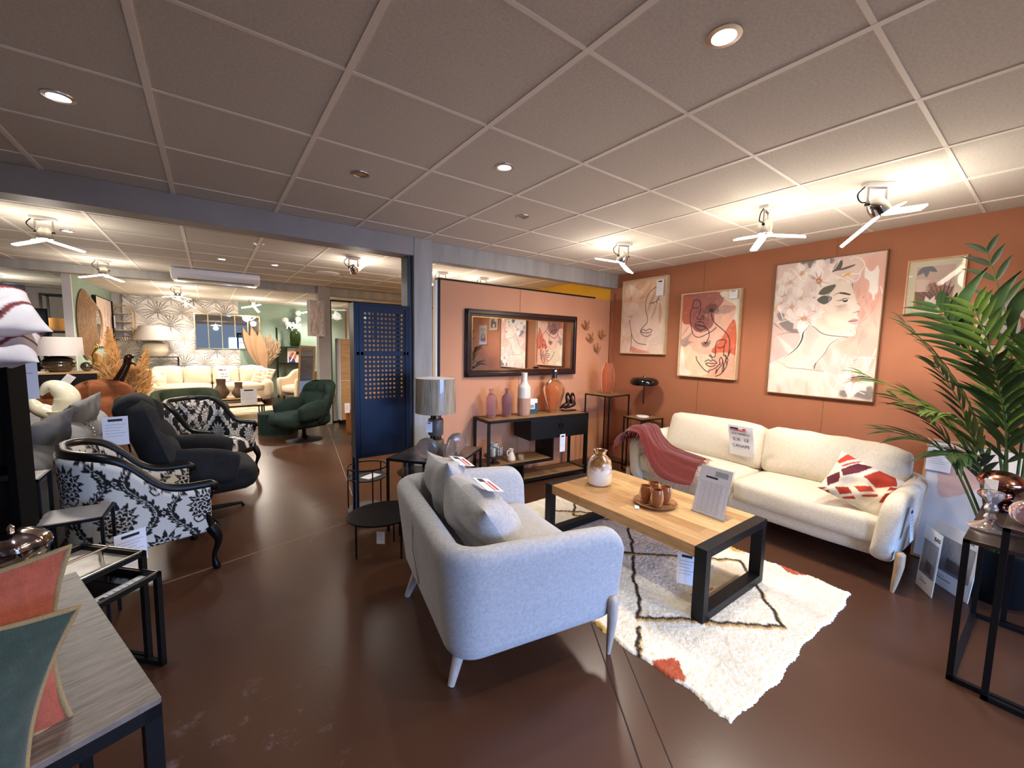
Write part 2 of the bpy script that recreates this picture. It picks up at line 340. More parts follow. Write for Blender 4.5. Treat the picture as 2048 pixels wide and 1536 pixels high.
mat('joint_dark',(40,26,22),.8); mat('joint_pale',(150,120,106),.6)
Fl(1.62,1.42,.88,.32,.006,'trim_9','joint_dark'); Fl(-.3,3.18,1.2,3.55,.005,'trim_10','joint_pale'); Fl(1.72,8.2,1.05,3.9,.006,'trim_11','joint_pale')
Fl(1.78,1.44,1.2,.6,.004,'trim_12','joint_dark')
# ---------------------------------------------------------------- ceiling lamps
def spotlamp(x,y,rz,tilt,label,power,blades=3,drop=.17,group='chrome spotlights with folding light blades',warm=(1,.895,.78)):
    t=thing('spot_lamp',label,'ceiling lamp',(x,y,H),rz,group)
    MB().box((0,0,-.011),(.15,.06,.022)).build('mounting_plate','white',t,bevel=.003)
    MB().tube([(-.05,0,-.02),(-.05,0,-.13)],.007,6).tube([(.05,0,-.02),(.05,0,-.13)],.007,6).tube([(-.05,0,-.025),(.05,0,-.025)],.007,6).build('bracket','aluminium',t)
    MB().tube(smooth([(-.07,0,-.02),(-.10,.01,-.06),(-.07,.02,-.10),(-.02,.0,-.10)],6),.004,6).build('cable','black',t)
    R=rot3(tilt[0],tilt[1],0); c=np.array((0,0,-.12))
    h=MB(); h.lathe([(.004,.045),(.025,.04),(.042,.02),(.05,-.015),(.05,-.055),(.035,-.06)],24,c,R=R); h.build('lamp_head','chrome',t)
    MB().rod(c+np.array((-.06,0,0)),c+np.array((-.04,0,0)),.009).build('knob','black',t); MB().rod(c+np.array((.04,0,0)),c+np.array((.06,0,0)),.009).build('knob','black',t)
    for k in range(blades):
        a=k*2*PI/blades+.5; s0=c+R@np.array((0,0,-.06))
        b=MB(); Rb=R@rot3(0,0,math.degrees(a))@rot3(0,12,0)
        b.soft((s0+Rb@np.array((.13,0,0))),(.225,.05,.014),r=.006,n=4,R=Rb); b.build('light_blade','lampglow',t)
    l=bpy.data.lights.new('spot_lamp_light','POINT'); l.energy=power*.30; l.color=warm; l.shadow_soft_size=.10
    o=bpy.data.objects.new('spot_lamp_light',l); COL.objects.link(o); o.parent=t; o.location=tuple(c+R@np.array((0,0,-.24)))
    l=bpy.data.lights.new('spot_lamp_beam','SPOT'); l.energy=power*1.7; l.color=warm; l.shadow_soft_size=.10; l.spot_size=math.radians(168); l.spot_blend=.5
    o=bpy.data.objects.new('spot_lamp_beam',l); COL.objects.link(o); o.parent=t; o.location=tuple(c+R@np.array((0,0,-.20))); o.rotation_euler=(0,0,0)
    return t
LP=32
spotlamp(3.15,.74,-40,(0,-38),'chrome spotlight with wide tilted light blades nearest the right edge',LP)
spotlamp(3.12,1.32,10,(0,0),'chrome spotlight above the middle of the long sofa',LP)
spotlamp(3.16,2.56,-20,(20,15),'chrome spotlight near the corner above the small table lamp',LP)
spotlamp(-1.06,5.10,0,(0,0),'chrome spotlight with long bright blades at the left, before the air conditioner',LP*1.2)
spotlamp(-1.05,7.38,20,(0,0),'chrome spotlight in front of the second beam beside the green wall end',LP*1.2)
spotlamp(1.37,4.97,0,(35,-35),'single-beam spotlight hanging alone left of the grey post',LP*1.2,blades=1)
spotlamp(-.44,9.9,10,(10,0),'spotlight below the air conditioner over the far lounge',LP*1.6)
spotlamp(-.35,11.5,60,(20,20),'small spotlight hanging close to the palm wallpaper',LP*1.2)
spotlamp(.86,11.4,30,(-20,10),'spotlight above the gridded wall mirror',LP*1.4)
spotlamp(2.2,11.9,0,(-20,10),'spotlight near the green wall by the white flowers',LP*1.4)
spotlamp(-2.75,10.4,0,(0,0),'spotlight at the far left edge over the shelving bay',LP*1.6)
spotlamp(2.59,5.15,0,(30,0),'left one of the two spotlights behind the terracotta partition',LP*.8)
spotlamp(3.25,5.15,0,(30,0),'right one of the two spotlights behind the terracotta partition',LP*.8)
for (x,y,lb) in((.3,-1.6,'added unseen fill spotlight behind the viewer, near the shop window'),(2.7,-1.3,'added unseen fill spotlight behind the viewer, right of the aisle')): spotlamp(x,y,0,(0,0),lb,LP*(1.2 if x>2 else 1))  # unseen spotlights added behind the camera to brighten ceiling and floor
def down(x,y,label,power,lit=True,col=(.86,.93,1)):
    t=thing('downlight',label,'downlight',(x,y,H),0,'recessed ceiling downlights')
    MB().lathe([(.034,-.001),(.036,-.006),(.052,-.004),(.053,0)],28).build('trim_ring','aluminium',t)
    MB().lathe([(.001,-.002),(.034,-.003),(.034,-.001),(.001,-.001)],24).build('bulb','downglow' if lit else 'glassgrey',t)
    if lit:
        l=bpy.data.lights.new('downlight_light','SPOT'); l.energy=power; l.spot_size=math.radians(120); l.spot_blend=.8; l.color=col; l.shadow_soft_size=.035
        o=bpy.data.objects.new('downlight_light',l); COL.objects.link(o); o.parent=t; o.location=(0,0,-.012)
mat('glassgrey',(150,150,150),.15,metal=.6)
down(1.332,.725,'lit recessed downlight nearest the camera at upper right',40,col=(1,.9,.76))
down(-.457,2.538,'lit recessed downlight at upper left',40)
down(1.344,1.928,'lit recessed downlight near the centre of the ceiling',36)
down(.744,2.536,'unlit recessed downlight left of the central lit one',0,False)
down(1.948,2.546,'unlit recessed downlight farthest back before the partition beam',0,False)
down(-1.018,5.595,'lit small downlight behind the left spotlight',40)
down(.158,6.181,'lit downlight left of a pair above the air conditioner',40)
down(.72,6.167,'lit downlight right of the air conditioner top',40)
down(.445,4.97,'unlit downlight in the ceiling bay behind the main beam',0,False)
A3={'jaw':[(0.376,0.567),(0.396,0.524),(0.438,0.507),(0.481,0.479),(0.542,0.455),(0.638,0.443),(0.721,0.437),(0.784,0.438),(0.815,0.459)],'neckf':[(0.766,0.437),(0.695,0.427),(0.641,0.412),(0.588,0.378),(0.556,0.324),(0.503,0.268),(0.458,0.228),(0.44,0.188)],'neckb':[(0.385,0.528),(0.358,0.496),(0.33,0.469),(0.32,0.417),(0.279,0.36),(0.209,0.311),(0.125,0.272),(0.01,0.223)],'shoulder':[(0.083,0.242),(0.14,0.231),(0.198,0.203),(0.285,0.198),(0.369,0.197),(0.452,0.19),(0.57,0.185),(0.649,0.165)],'collar':[(0.485,0.252),(0.468,0.22),(0.471,0.197)],'face':[(0.725,0.824),(0.748,0.771),(0.776,0.718),(0.794,0.673),(0.828,0.635),(0.814,0.607),(0.808,0.585),(0.828,0.555),(0.823,0.522),(0.799,0.501),(0.815,0.459),(0.784,0.438),(0.638,0.443),(0.542,0.455),(0.438,0.507),(0.376,0.567),(0.37,0.67),(0.431,0.761),(0.523,0.809),(0.634,0.831)],'neck':[(0.377,0.56),(0.438,0.507),(0.542,0.455),(0.712,0.435),(0.624,0.401),(0.556,0.324),(0.458,0.22),(0.44,0.188),(0.198,0.203),(0.083,0.242),(0.209,0.311),(0.315,0.417),(0.33,0.469)],'body':[(0.0,-0.0),(-0.006,0.214),(0.083,0.242),(0.198,0.203),(0.452,0.19),(0.647,0.18),(0.772,0.133),(0.848,0.003)],'brow':[(0.579,0.729),(0.624,0.746),(0.679,0.746),(0.726,0.734)],'brow2':[(0.643,0.747),(0.726,0.731)],'lid':[(0.616,0.693),(0.657,0.695),(0.684,0.705),(0.729,0.706)],'eye':[(0.667,0.691),(0.698,0.694),(0.713,0.699),(0.711,0.683),(0.686,0.68)],'nose':[(0.767,0.601),(0.788,0.606),(0.818,0.612),(0.803,0.592)],'nose2':[(0.828,0.635),(0.814,0.607)],'lip':[(0.732,0.544),(0.762,0.557),(0.788,0.563),(0.828,0.554),(0.79,0.546),(0.746,0.542)],'lip2':[(0.732,0.544),(0.79,0.546),(0.825,0.544),(0.819,0.522),(0.793,0.521),(0.756,0.531)],'lipl':[(0.73,0.544),(0.772,0.545),(0.826,0.549)],'leaf1':[(0.447,0.752),(0.477,0.789),(0.533,0.805),(0.599,0.808),(0.575,0.768),(0.53,0.747),(0.492,0.742)],'leaf2':[(0.437,0.706),(0.483,0.735),(0.541,0.732),(0.576,0.714),(0.546,0.685),(0.499,0.674)],'leaf3':[(0.552,0.902),(0.576,0.941),(0.61,0.968),(0.637,0.973),(0.637,0.928),(0.607,0.908)],'leaf4':[(0.57,0.908),(0.643,0.92),(0.731,0.934),(0.754,0.932),(0.715,0.917),(0.644,0.905)],'dark1':[(0.24,1.021),(0.314,1.005),(0.385,1.006),(0.373,0.929),(0.324,0.91),(0.267,0.963)],'dark2':[(0.464,1.006),(0.561,0.996),(0.554,0.966),(0.488,0.965)],'dark3':[(0.073,0.551),(0.147,0.582),(0.233,0.588),(0.242,0.506),(0.317,0.497),(0.319,0.473),(0.213,0.473),(0.122,0.508)],'dark4':[(0.202,0.88),(0.277,0.866),(0.323,0.823),(0.316,0.8),(0.262,0.812)],'dark5':[(0.733,0.07),(0.796,0.074),(0.817,0.046),(0.775,0.013),(0.719,0.024)],'dark6':[(0.844,0.033),(0.925,0.089),(0.991,0.1),(0.996,0.014),(0.89,0.017)],'dark7':[(0.043,0.618),(0.107,0.649),(0.123,0.599),(0.082,0.567)],'hairb':[(0.748,0.771),(0.736,0.809),(0.715,0.84)],'tw1':[(0.016,0.443),(0.104,0.463),(0.213,0.474),(0.32,0.467)],'tw2':[(0.004,0.553),(0.041,0.531),(0.125,0.484)],'w1':[(0.838,0.913),(0.833,0.874),(0.837,0.837),(0.873,0.817),(0.882,0.777),(0.881,0.741),(0.909,0.721),(0.921,0.685),(0.933,0.684),(0.93,0.716),(0.953,0.736),(0.949,0.807),(0.951,0.871),(0.93,0.911),(0.908,0.882),(0.875,0.877)],'s1':[(0.089,0.766),(0.084,0.815),(0.104,0.888),(0.14,0.962),(0.197,0.933),(0.3,0.849),(0.313,0.923)],'s2':[(0.425,1.002),(0.408,0.973),(0.384,0.921),(0.371,0.953)],'s3':[(0.52,0.931),(0.56,0.913),(0.602,0.954),(0.613,0.983)],'s4':[(0.7,0.974),(0.744,0.984),(0.798,0.964),(0.829,0.917),(0.798,0.884),(0.794,0.841),(0.761,0.818),(0.732,0.838)],'s5':[(0.593,0.864),(0.688,0.835),(0.736,0.809),(0.715,0.84),(0.647,0.875),(0.791,0.869)],'s6':[(0.008,0.62),(0.036,0.686),(0.075,0.634),(0.108,0.583)],'s7':[(0.05,0.551),(0.138,0.566),(0.227,0.592)],'s8':[(0.491,0.008),(0.504,0.072),(0.539,0.117),(0.618,0.094),(0.701,0.023)],'s9':[(0.57,0.185),(0.649,0.157),(0.701,0.114),(0.822,0.076),(0.93,0.046)],'s10':[(0.817,0.296),(0.903,0.294),(0.979,0.294)],'s11':[(0.713,0.258),(0.744,0.312)],'s12':[(0.929,0.293),(0.902,0.227)],'s13':[(0.946,0.29),(0.92,0.22)],'s14':[(0.8,0.283),(0.801,0.231)],'s15':[(0.969,0.308),(0.985,0.355)],'s16':[(0.969,0.771),(0.99,0.727)],'f1':[(0.437,0.846)],'f2':[(0.347,0.743)],'f3':[(0.329,0.577)],'f4':[(0.833,0.136)],'f5':[(0.192,0.67)],'f6':[(0.272,0.918)],'f7':[(0.667,0.866)],'f8':[(0.107,0.756)],'f9':[(0.036,0.686)],'pinkr':[(0.848,0.815),(0.834,0.62),(0.837,0.431),(0.682,0.378),(0.642,0.401),(0.767,0.431),(0.824,0.475),(0.866,0.648)],'bgr':[(0.813,0.984),(1.0,1.0),(1.017,0.401),(0.987,0.294),(0.726,0.304),(0.627,0.371),(0.767,0.431),(0.84,0.489),(0.831,0.65),(0.748,0.771),(0.761,0.822),(0.825,0.867)]}
A1={'profile':[(0.805,0.879),(0.723,0.869),(0.626,0.821),(0.556,0.745),(0.536,0.646),(0.558,0.555),(0.596,0.473),(0.589,0.412),(0.514,0.367),(0.456,0.322),(0.45,0.285)],'brow':[(0.633,0.674),(0.726,0.68),(0.791,0.705),(0.843,0.756)],'l1':[(0.718,0.679),(0.725,0.654)],'l2':[(0.779,0.701),(0.8,0.666)],'l3':[(0.808,0.729),(0.841,0.703)],'lipu':[(0.45,0.285),(0.483,0.321),(0.537,0.321),(0.574,0.302),(0.642,0.327),(0.713,0.309),(0.664,0.279),(0.541,0.278),(0.459,0.289)],'lipd':[(0.46,0.275),(0.527,0.239),(0.617,0.228),(0.701,0.259)],'neckl':[(0.166,0.461),(0.195,0.356),(0.228,0.26),(0.233,0.143),(0.216,0.009)],'chin':[(0.221,0.276),(0.294,0.186),(0.41,0.134),(0.592,0.115)],'band':[(0.002,0.707),(0.34,0.684),(0.352,0.561),(0.052,0.569)],'lf1':[(0.314,0.958),(0.541,0.983),(0.495,0.917),(0.327,0.826),(0.206,0.751),(0.15,0.753)],'lf2':[(0.665,0.946),(0.536,0.855),(0.388,0.743),(0.578,0.784)],'lf3':[(0.759,0.843),(0.637,0.712),(0.584,0.554),(0.721,0.728)],'lf4':[(0.793,0.686),(0.705,0.55),(0.664,0.451),(0.774,0.548)],'lf5':[(0.861,0.673),(0.833,0.547),(0.875,0.388),(0.908,0.545)],'lf6':[(0.026,0.207),(0.189,0.313),(0.155,0.271)],'lf7':[(0.012,0.142),(0.196,0.239),(0.18,0.207)],'lf8':[(0.71,0.167),(0.969,0.288),(0.909,0.228)],'lf9':[(0.751,0.106),(0.981,0.178),(0.918,0.138)],'lf10':[(0.533,0.177),(0.685,0.249),(0.836,0.278)],'pinkb':[(0.237,0.09),(0.399,0.055),(0.619,0.027),(0.657,0.004),(0.273,0.005)],'tan':[(0.034,0.996),(0.759,1.007),(0.78,0.803),(0.55,0.715),(0.352,0.561),(0.031,0.591)],'lf11':[(0.03,0.612),(0.257,0.594),(0.297,0.562),(0.052,0.569)],'lf12':[(0.057,0.516),(0.245,0.517),(0.21,0.497)]}
A2={'plum':[(0.011,0.995),(0.668,0.99),(0.729,0.894),(0.598,0.762),(0.595,0.658),(0.548,0.588),(0.417,0.533),(0.276,0.548),(0.153,0.632),(0.009,0.672)],'red':[(0.011,0.995),(0.17,0.931),(0.155,0.778),(0.166,0.65),(0.009,0.672)],'white':[(0.668,0.99),(0.997,0.994),(1.021,0.547),(0.96,0.557),(0.913,0.667),(0.949,0.8),(0.883,0.853),(0.766,0.901)],'orange':[(0.918,0.675),(0.972,0.556),(0.993,0.27),(0.914,0.26),(0.735,0.274),(0.602,0.289),(0.585,0.324),(0.647,0.377),(0.743,0.465),(0.811,0.559)],'cream':[(0.015,0.345),(0.176,0.374),(0.269,0.302),(0.441,0.268),(0.603,0.28),(0.646,0.246),(0.551,0.11),(0.491,0.018),(0.006,0.015)],'creamw':[(0.008,0.345),(0.081,0.28),(0.097,0.103),(0.25,0.025),(0.007,0.01)],'grey1':[(0.573,0.745),(0.683,0.836),(0.935,0.817),(0.843,0.753),(0.691,0.741)],'grey2':[(0.007,0.439),(0.107,0.485),(0.232,0.557),(0.22,0.53),(0.141,0.439),(0.259,0.411),(0.174,0.397),(0.089,0.355),(0.013,0.373)],'grey3':[(0.016,0.513),(0.126,0.614),(0.153,0.632),(0.101,0.559),(0.032,0.495)],'grey4':[(0.585,0.901),(0.725,0.937),(0.727,0.911),(0.643,0.847)],'pinkbr':[(0.603,0.271),(0.988,0.261),(0.999,0.007),(0.491,0.018)],'f1':[(0.306,0.835),(0.25,0.828),(0.192,0.844),(0.194,0.903),(0.241,0.93),(0.313,0.911),(0.335,0.852),(0.326,0.772),(0.282,0.715),(0.291,0.696),(0.395,0.694),(0.407,0.715),(0.378,0.731),(0.356,0.712)],'f1b':[(0.192,0.844),(0.155,0.778),(0.156,0.686),(0.185,0.594),(0.229,0.512),(0.296,0.477),(0.38,0.479),(0.487,0.514),(0.565,0.544),(0.634,0.585)],'n1':[(0.34,0.691),(0.341,0.655)],'lu':[(0.251,0.637),(0.301,0.66),(0.337,0.653),(0.378,0.661),(0.425,0.628)],'ll':[(0.261,0.634),(0.445,0.601),(0.414,0.564),(0.331,0.565),(0.259,0.607),(0.284,0.615),(0.446,0.595)],'st':[(0.453,0.59),(0.511,0.545),(0.52,0.474),(0.488,0.43)],'stem':[(0.538,0.764),(0.542,0.72),(0.609,0.64),(0.733,0.568),(0.828,0.507),(0.872,0.439),(0.88,0.353),(0.865,0.25)],'f2':[(0.789,0.352),(0.806,0.404),(0.816,0.434),(0.732,0.443),(0.669,0.421),(0.647,0.369),(0.652,0.29),(0.639,0.241),(0.58,0.24),(0.544,0.257),(0.571,0.264),(0.586,0.244)],'f2b':[(0.681,0.356),(0.728,0.345),(0.784,0.361),(0.792,0.275)],'n2':[(0.596,0.236),(0.598,0.214)],'l2':[(0.476,0.181),(0.536,0.203),(0.584,0.189),(0.623,0.205),(0.685,0.172),(0.653,0.162),(0.499,0.162),(0.535,0.132),(0.603,0.125),(0.662,0.142)],'jaw':[(0.31,0.238),(0.329,0.193),(0.412,0.123),(0.486,0.076),(0.556,0.056),(0.561,0.075),(0.659,0.105),(0.72,0.147),(0.744,0.169)],'h1':[(0.746,0.152),(0.728,0.204),(0.751,0.239),(0.78,0.205),(0.772,0.153),(0.724,0.107),(0.683,0.053),(0.677,0.048),(0.692,0.097)],'h2':[(0.787,0.266),(0.832,0.258),(0.831,0.206),(0.811,0.145),(0.811,0.076)],'h3':[(0.764,0.231),(0.796,0.171),(0.789,0.101),(0.786,0.066)],'h4':[(0.907,0.337),(0.875,0.268),(0.837,0.207),(0.86,0.164),(0.828,0.103),(0.756,0.039),(0.68,0.013)],'h5':[(0.8,0.266),(0.868,0.216),(0.847,0.164)],'fl1':[(0.533,0.777)],'fl2':[(0.469,0.412)]}
# ---------------------------------------------------------------- painted surfaces (patterns of the things themselves)
class Cv:
    def __init__(s,w,h,col,res):
        s.w,s.h=w,h; s.nx,s.ny=int(w/res)+1,int(h/res)+1
        s.A=np.ones((s.nx,s.ny,3))*np.array(col,float); s.X,s.Y=np.meshgrid(np.linspace(0,1,s.nx),np.linspace(0,1,s.ny),indexing='ij')
    def bbx(s,P,m=0):
        x0=max(0,int((P[:,0].min()-m)*(s.nx-1)));x1=min(s.nx,int((P[:,0].max()+m)*(s.nx-1))+2)
        y0=max(0,int((P[:,1].min()-m)*(s.ny-1)));y1=min(s.ny,int((P[:,1].max()+m)*(s.ny-1))+2); return slice(x0,max(x1,x0)),slice(y0,max(y1,y0))
    def mask(s,P,sl):
        x=s.X[sl];y=s.Y[sl];m=np.zeros(x.shape,bool);n=len(P)
        for i in range(n):
            (ax,ay),(bx,by)=P[i],P[(i+1)%n]
            if ay==by: continue
            m^=((ay>y)!=(by>y))&(x<(bx-ax)*(y-ay)/(by-ay)+ax)
        return m
    def mixin(s,sl,a,col):
        a=a[...,None]; s.A[sl]=s.A[sl]*(1-a)+np.array(col,float)*a
    def fill(s,P,col,a=1,sm=0,soft=0):
        P=np.array(P,float)
        if sm: P=smooth(P,sm,True)
        sl=s.bbx(P,soft); m=s.mask(P,sl).astype(float)
        if soft and m.size:
            k=max(1,int(soft*s.nx))
            for ax in(0,1):
                c=np.cumsum(np.concatenate([np.repeat(m.take([0],ax),k,ax),m,np.repeat(m.take([-1],ax),k+1,ax)],ax),ax); n=m.shape[ax]
                m=(c.take(range(2*k,2*k+n),ax)-c.take(range(0,n),ax))/(2*k)
        s.mixin(sl,np.clip(m,0,1)*a,col)
    def line(s,P,w,col,a=1,sm=6,taper=False):
        P=np.array(P,float); 
        if sm and len(P)>2: P=smooth(P,sm)
        sl=s.bbx(P,w/s.w*1.5+.01);x=s.X[sl]*s.w;y=s.Y[sl]*s.h
        if x.size==0: return
        d=np.full(x.shape,9.);Q=P*[s.w,s.h];n=len(Q)-1
        for i in range(n):
            a0,b0=Q[i],Q[i+1];v=b0-a0;L=v@v+1e-12;t=np.clip(((x-a0[0])*v[0]+(y-a0[1])*v[1])/L,0,1)
            k=1 if not taper else 1/max(.25,math.sin(PI*(i+.5)/n))
            d=np.minimum(d,np.hypot(x-a0[0]-t*v[0],y-a0[1]-t*v[1])*k)
        s.mixin(sl,np.clip((w/2-d)/(s.w/s.nx)+.5,0,1)*a,col)
    def dot(s,c,r,col,a=1,ry=None,soft=0):
        t=np.linspace(0,2*PI,20,endpoint=False); s.fill(np.c_[c[0]+r/s.w*np.cos(t),c[1]+(ry or r)/s.h*np.sin(t)],col,a,soft=soft)
    def noise(s,amt,k=8,seed=1,n=10):
        g=np.random.default_rng(seed); z=np.zeros(s.X.shape)
        for _ in range(n): a,b=g.normal(size=2)*k; z+=np.sin(s.X*s.w*a*3+s.Y*s.h*b*3+g.uniform(0,6)+2*np.sin(s.X*b*2))
        s.A*=(1+amt*z/math.sqrt(n))[...,None]; s.A=np.clip(s.A,0,255)
    def petal(s,c,ang,ln,wd,col,a=1,soft=0,pw=1):
        d=np.array([math.cos(ang),math.sin(ang)]);n=np.array([-d[1],d[0]]);S=np.array([s.w,s.h])
        t=np.linspace(0,1,9);P=[np.array(c)+(d*ln*q+n*wd/2*math.sin(PI*min(q,.999)**.8)**pw)/S for q in t]+[np.array(c)+(d*ln*q-n*wd/2*math.sin(PI*q**.8)**pw)/S for q in t[::-1][1:-1]]
        s.fill(P,col,a,soft=soft)
    def mesh(s,y=0,mb=None,R=None,c=None):  # upright sheet, x centred, z from 0, facing -y
        mb=mb or MB(); G=np.stack([(s.X-.5)*s.w,np.full(s.X.shape,float(y)),s.Y*s.h],-1)
        if R is not None: G=G@np.asarray(R).T
        if c is not None: G=G+np.array(c)
        return mb.grid(G,C=lin(np.clip(s.A,0,255)),flip=False)
INK=(42,30,34)
def art_portrait():
    c=Cv(.80,1.20,(222,196,188),.0032); A=A3
    g=np.random.default_rng(3)
    for _ in range(90): # loose brush work in the backdrop
        x,y=g.uniform(0,1,2); a=g.uniform(-2,-.6); c.petal((x,y),a,g.uniform(.1,.3),g.uniform(.02,.07),[(228,206,200),(214,176,168),(236,222,216),(206,168,158)][g.integers(4)],.4,soft=.01)
    c.fill(A['bgr'],(224,168,152),.75,soft=.03); c.fill(A['pinkr'],(222,158,142),.5,soft=.03)
    for _ in range(40):
        x,y=g.uniform(.8,1),g.uniform(.3,.8); c.petal((x,y),g.uniform(-2.2,-1.2),g.uniform(.06,.2),g.uniform(.01,.03),[(232,186,172),(214,150,136)][g.integers(2)],.5,soft=.006)
    c.fill([(0,.5),(.32,.53),(.3,.35),(.05,.2),(0,.22)],(222,176,170),.8,soft=.02)
    for k in range(7): c.petal((.02+.03*k,.47-.03*k),-.7,.3,.012,(238,220,216),.7)
    c.fill(A['body'],(228,212,200),1,soft=.006); c.fill(A['neck'],(226,210,196),1,sm=4,soft=.004); c.fill(A['face'],(230,214,200),1,sm=4,soft=.004)
    for _ in range(26):
        x,y=g.uniform(.05,.85),g.uniform(0,.2); c.petal((x,y),g.uniform(-2,-1.1),g.uniform(.06,.2),g.uniform(.02,.06),[(232,200,184),(240,230,222),(212,190,186),(222,176,156)][g.integers(4)],.45,soft=.01)
    c.fill([(.36,.55),(.45,.5),(.52,.45),(.45,.4),(.42,.3),(.33,.3),(.34,.42)],(196,180,176),.6,soft=.03); c.fill([(.44,.6),(.52,.52),(.62,.47),(.7,.5),(.6,.58),(.5,.66)],(226,196,178),.8,soft=.03)
    c.petal((.68,.52),2.5,.16,.1,(234,220,204),.8,soft=.02); c.fill([(.62,.62),(.74,.62),(.72,.66),(.64,.66)],(210,184,172),.6,soft=.012)
    for k in('dark1','dark2','dark3','dark4','dark5','dark6','dark7'): c.fill(A[k],(98,96,98),.7,sm=3,soft=.012)
    FL=[(A['f1'][0],.15,(150,84,84)),(A['f2'][0],.13,(150,84,88)),(A['f3'][0],.13,(176,120,110)),(A['f5'][0],.1,(190,140,130)),(A['f6'][0],.1,(180,140,130)),(A['f8'][0],.11,(190,160,150)),(A['f4'][0],.13,(180,100,92)),((.16,.86),.12,(200,170,160)),((.28,.73),.12,(200,180,170)),((.46,.93),.1,(190,160,150)),((.08,.7),.09,(196,160,150)),((.42,.62),.09,(170,120,120))]
    for (p,rr,cc) in sorted(FL,key=lambda q:-q[1]*0-q[0][1]):
        for k in range(7): c.petal(p,k*.9+g.uniform(0,.4),rr*g.uniform(.85,1.25),rr*.72,[(232,220,214),(222,204,198),(238,230,226)][k%3],.85,soft=.004)
        for k in range(16): c.petal(p,g.uniform(0,6.3),rr*g.uniform(.3,.75),.006,cc,.45)
        c.dot(p,rr*.16,cc,.8,soft=.008); c.dot(p,rr*.08,(226,172,80),1)
    for k,cc in(('leaf1',(92,90,78)),('leaf2',(84,86,80)),('leaf3',(78,80,76)),('leaf4',(86,88,84))): c.fill(A[k],cc,.95,sm=4)
    c.fill([(A['leaf1'][3][0],A['leaf1'][3][1]),A['leaf1'][4],A['leaf1'][5],(.53,.72)],(150,152,156),.8); c.fill([A['leaf2'][2],A['leaf2'][3],A['leaf2'][4],(.54,.62)],(148,152,160),.8)
    for k,w in(('jaw',.006),('neckf',.004),('shoulder',.004),('collar',.008),('tw1',.003),('tw2',.005),('hairb',.006)): c.line(A[k],w,INK,.85,taper=True)
    c.line(A['neckb'],.013,(44,38,50),.95,taper=True); q=np.array(A['neckb'])+[-.012,-.004]; c.line(q,.006,(246,242,240),.95)
    c.line(A['brow'],.006,(70,52,50),1,taper=True); c.line(A['brow2'],.012,(60,46,46),1,taper=True); c.line(A['lid'],.007,(52,40,42),1,taper=True); c.fill(A['eye'],(48,40,46),1,sm=3); c.fill([(.6,.655),(.7,.67),(.72,.66),(.66,.64)],(190,150,146),.5,soft=.01)
    c.line(A['nose'],.006,(120,80,76),.9,taper=True); c.line(A['nose2'],.003,(190,150,136),.8); c.fill(A['lip'],(200,150,150),1,sm=3); c.fill(A['lip2'],(216,180,180),1,sm=3); c.line(A['lipl'],.006,(84,54,66),1,taper=True); c.line([(.836,.543),(.82,.5),(.817,.46)],.003,(150,110,100),.7)
    c.fill(A['w1'],(242,236,232),.95,sm=3)
    for k in range(1,17): 
        if 's%d'%k in A: c.line(A['s%d'%k],.006,(246,240,232),.95,sm=3)
    for p,rr in(((.93,.72),0),((.15,.9),.0)): pass
    for _ in range(30):
        x,y=g.uniform(.65,.85),g.uniform(.2,.9); c.dot((x,y),g.uniform(.001,.004),(90,60,62),.7)
    c.line([A['f7'][0],(A['f7'][0][0]+.04,A['f7'][0][1]+.01)],.02,(226,180,80),.9); c.line([A['f9'][0],(A['f9'][0][0]-.02,A['f9'][0][1]-.04)],.015,(222,180,110),.8)
    c.noise(.025,6,5); return c
def art_profile():
    c=Cv(.66,.94,(226,200,182),.0034); A=A1; c.fill(A['tan'],(226,190,160),1,sm=3,soft=.03); g=np.random.default_rng(5)
    for k,cc in(('lf1',(206,162,132)),('lf2',(208,166,134)),('lf3',(204,164,134)),('lf4',(200,166,140)),('lf5',(196,160,134)),('lf6',(206,176,152)),('lf7',(208,178,156)),('lf8',(210,188,172)),('lf9',(212,190,174)),('lf10',(212,190,176)),('lf11',(204,160,134)),('lf12',(202,162,138)),('band',(234,212,196))): c.fill(A[k],cc,.85,sm=5)
    for k in range(9): c.petal((-.02,.1+.02*k),1.2-.25*k,.22,.02,(208,180,156),.8)
    for k in range(7): c.petal((1.02,.2-.01*k),2.2+.18*k,.26,.022,(214,194,180),.8)
    for k in range(6): c.petal((.1,.98),-1.2+.12*k,.3,.018,(238,218,204),.7)
    c.fill(A['pinkb'],(212,142,120),1,sm=3)
    for k in('profile','brow','l1','l2','l3','lipu','lipd','neckl','chin'): c.line(A[k],.0075,INK)
    c.noise(.02,9,2); return c
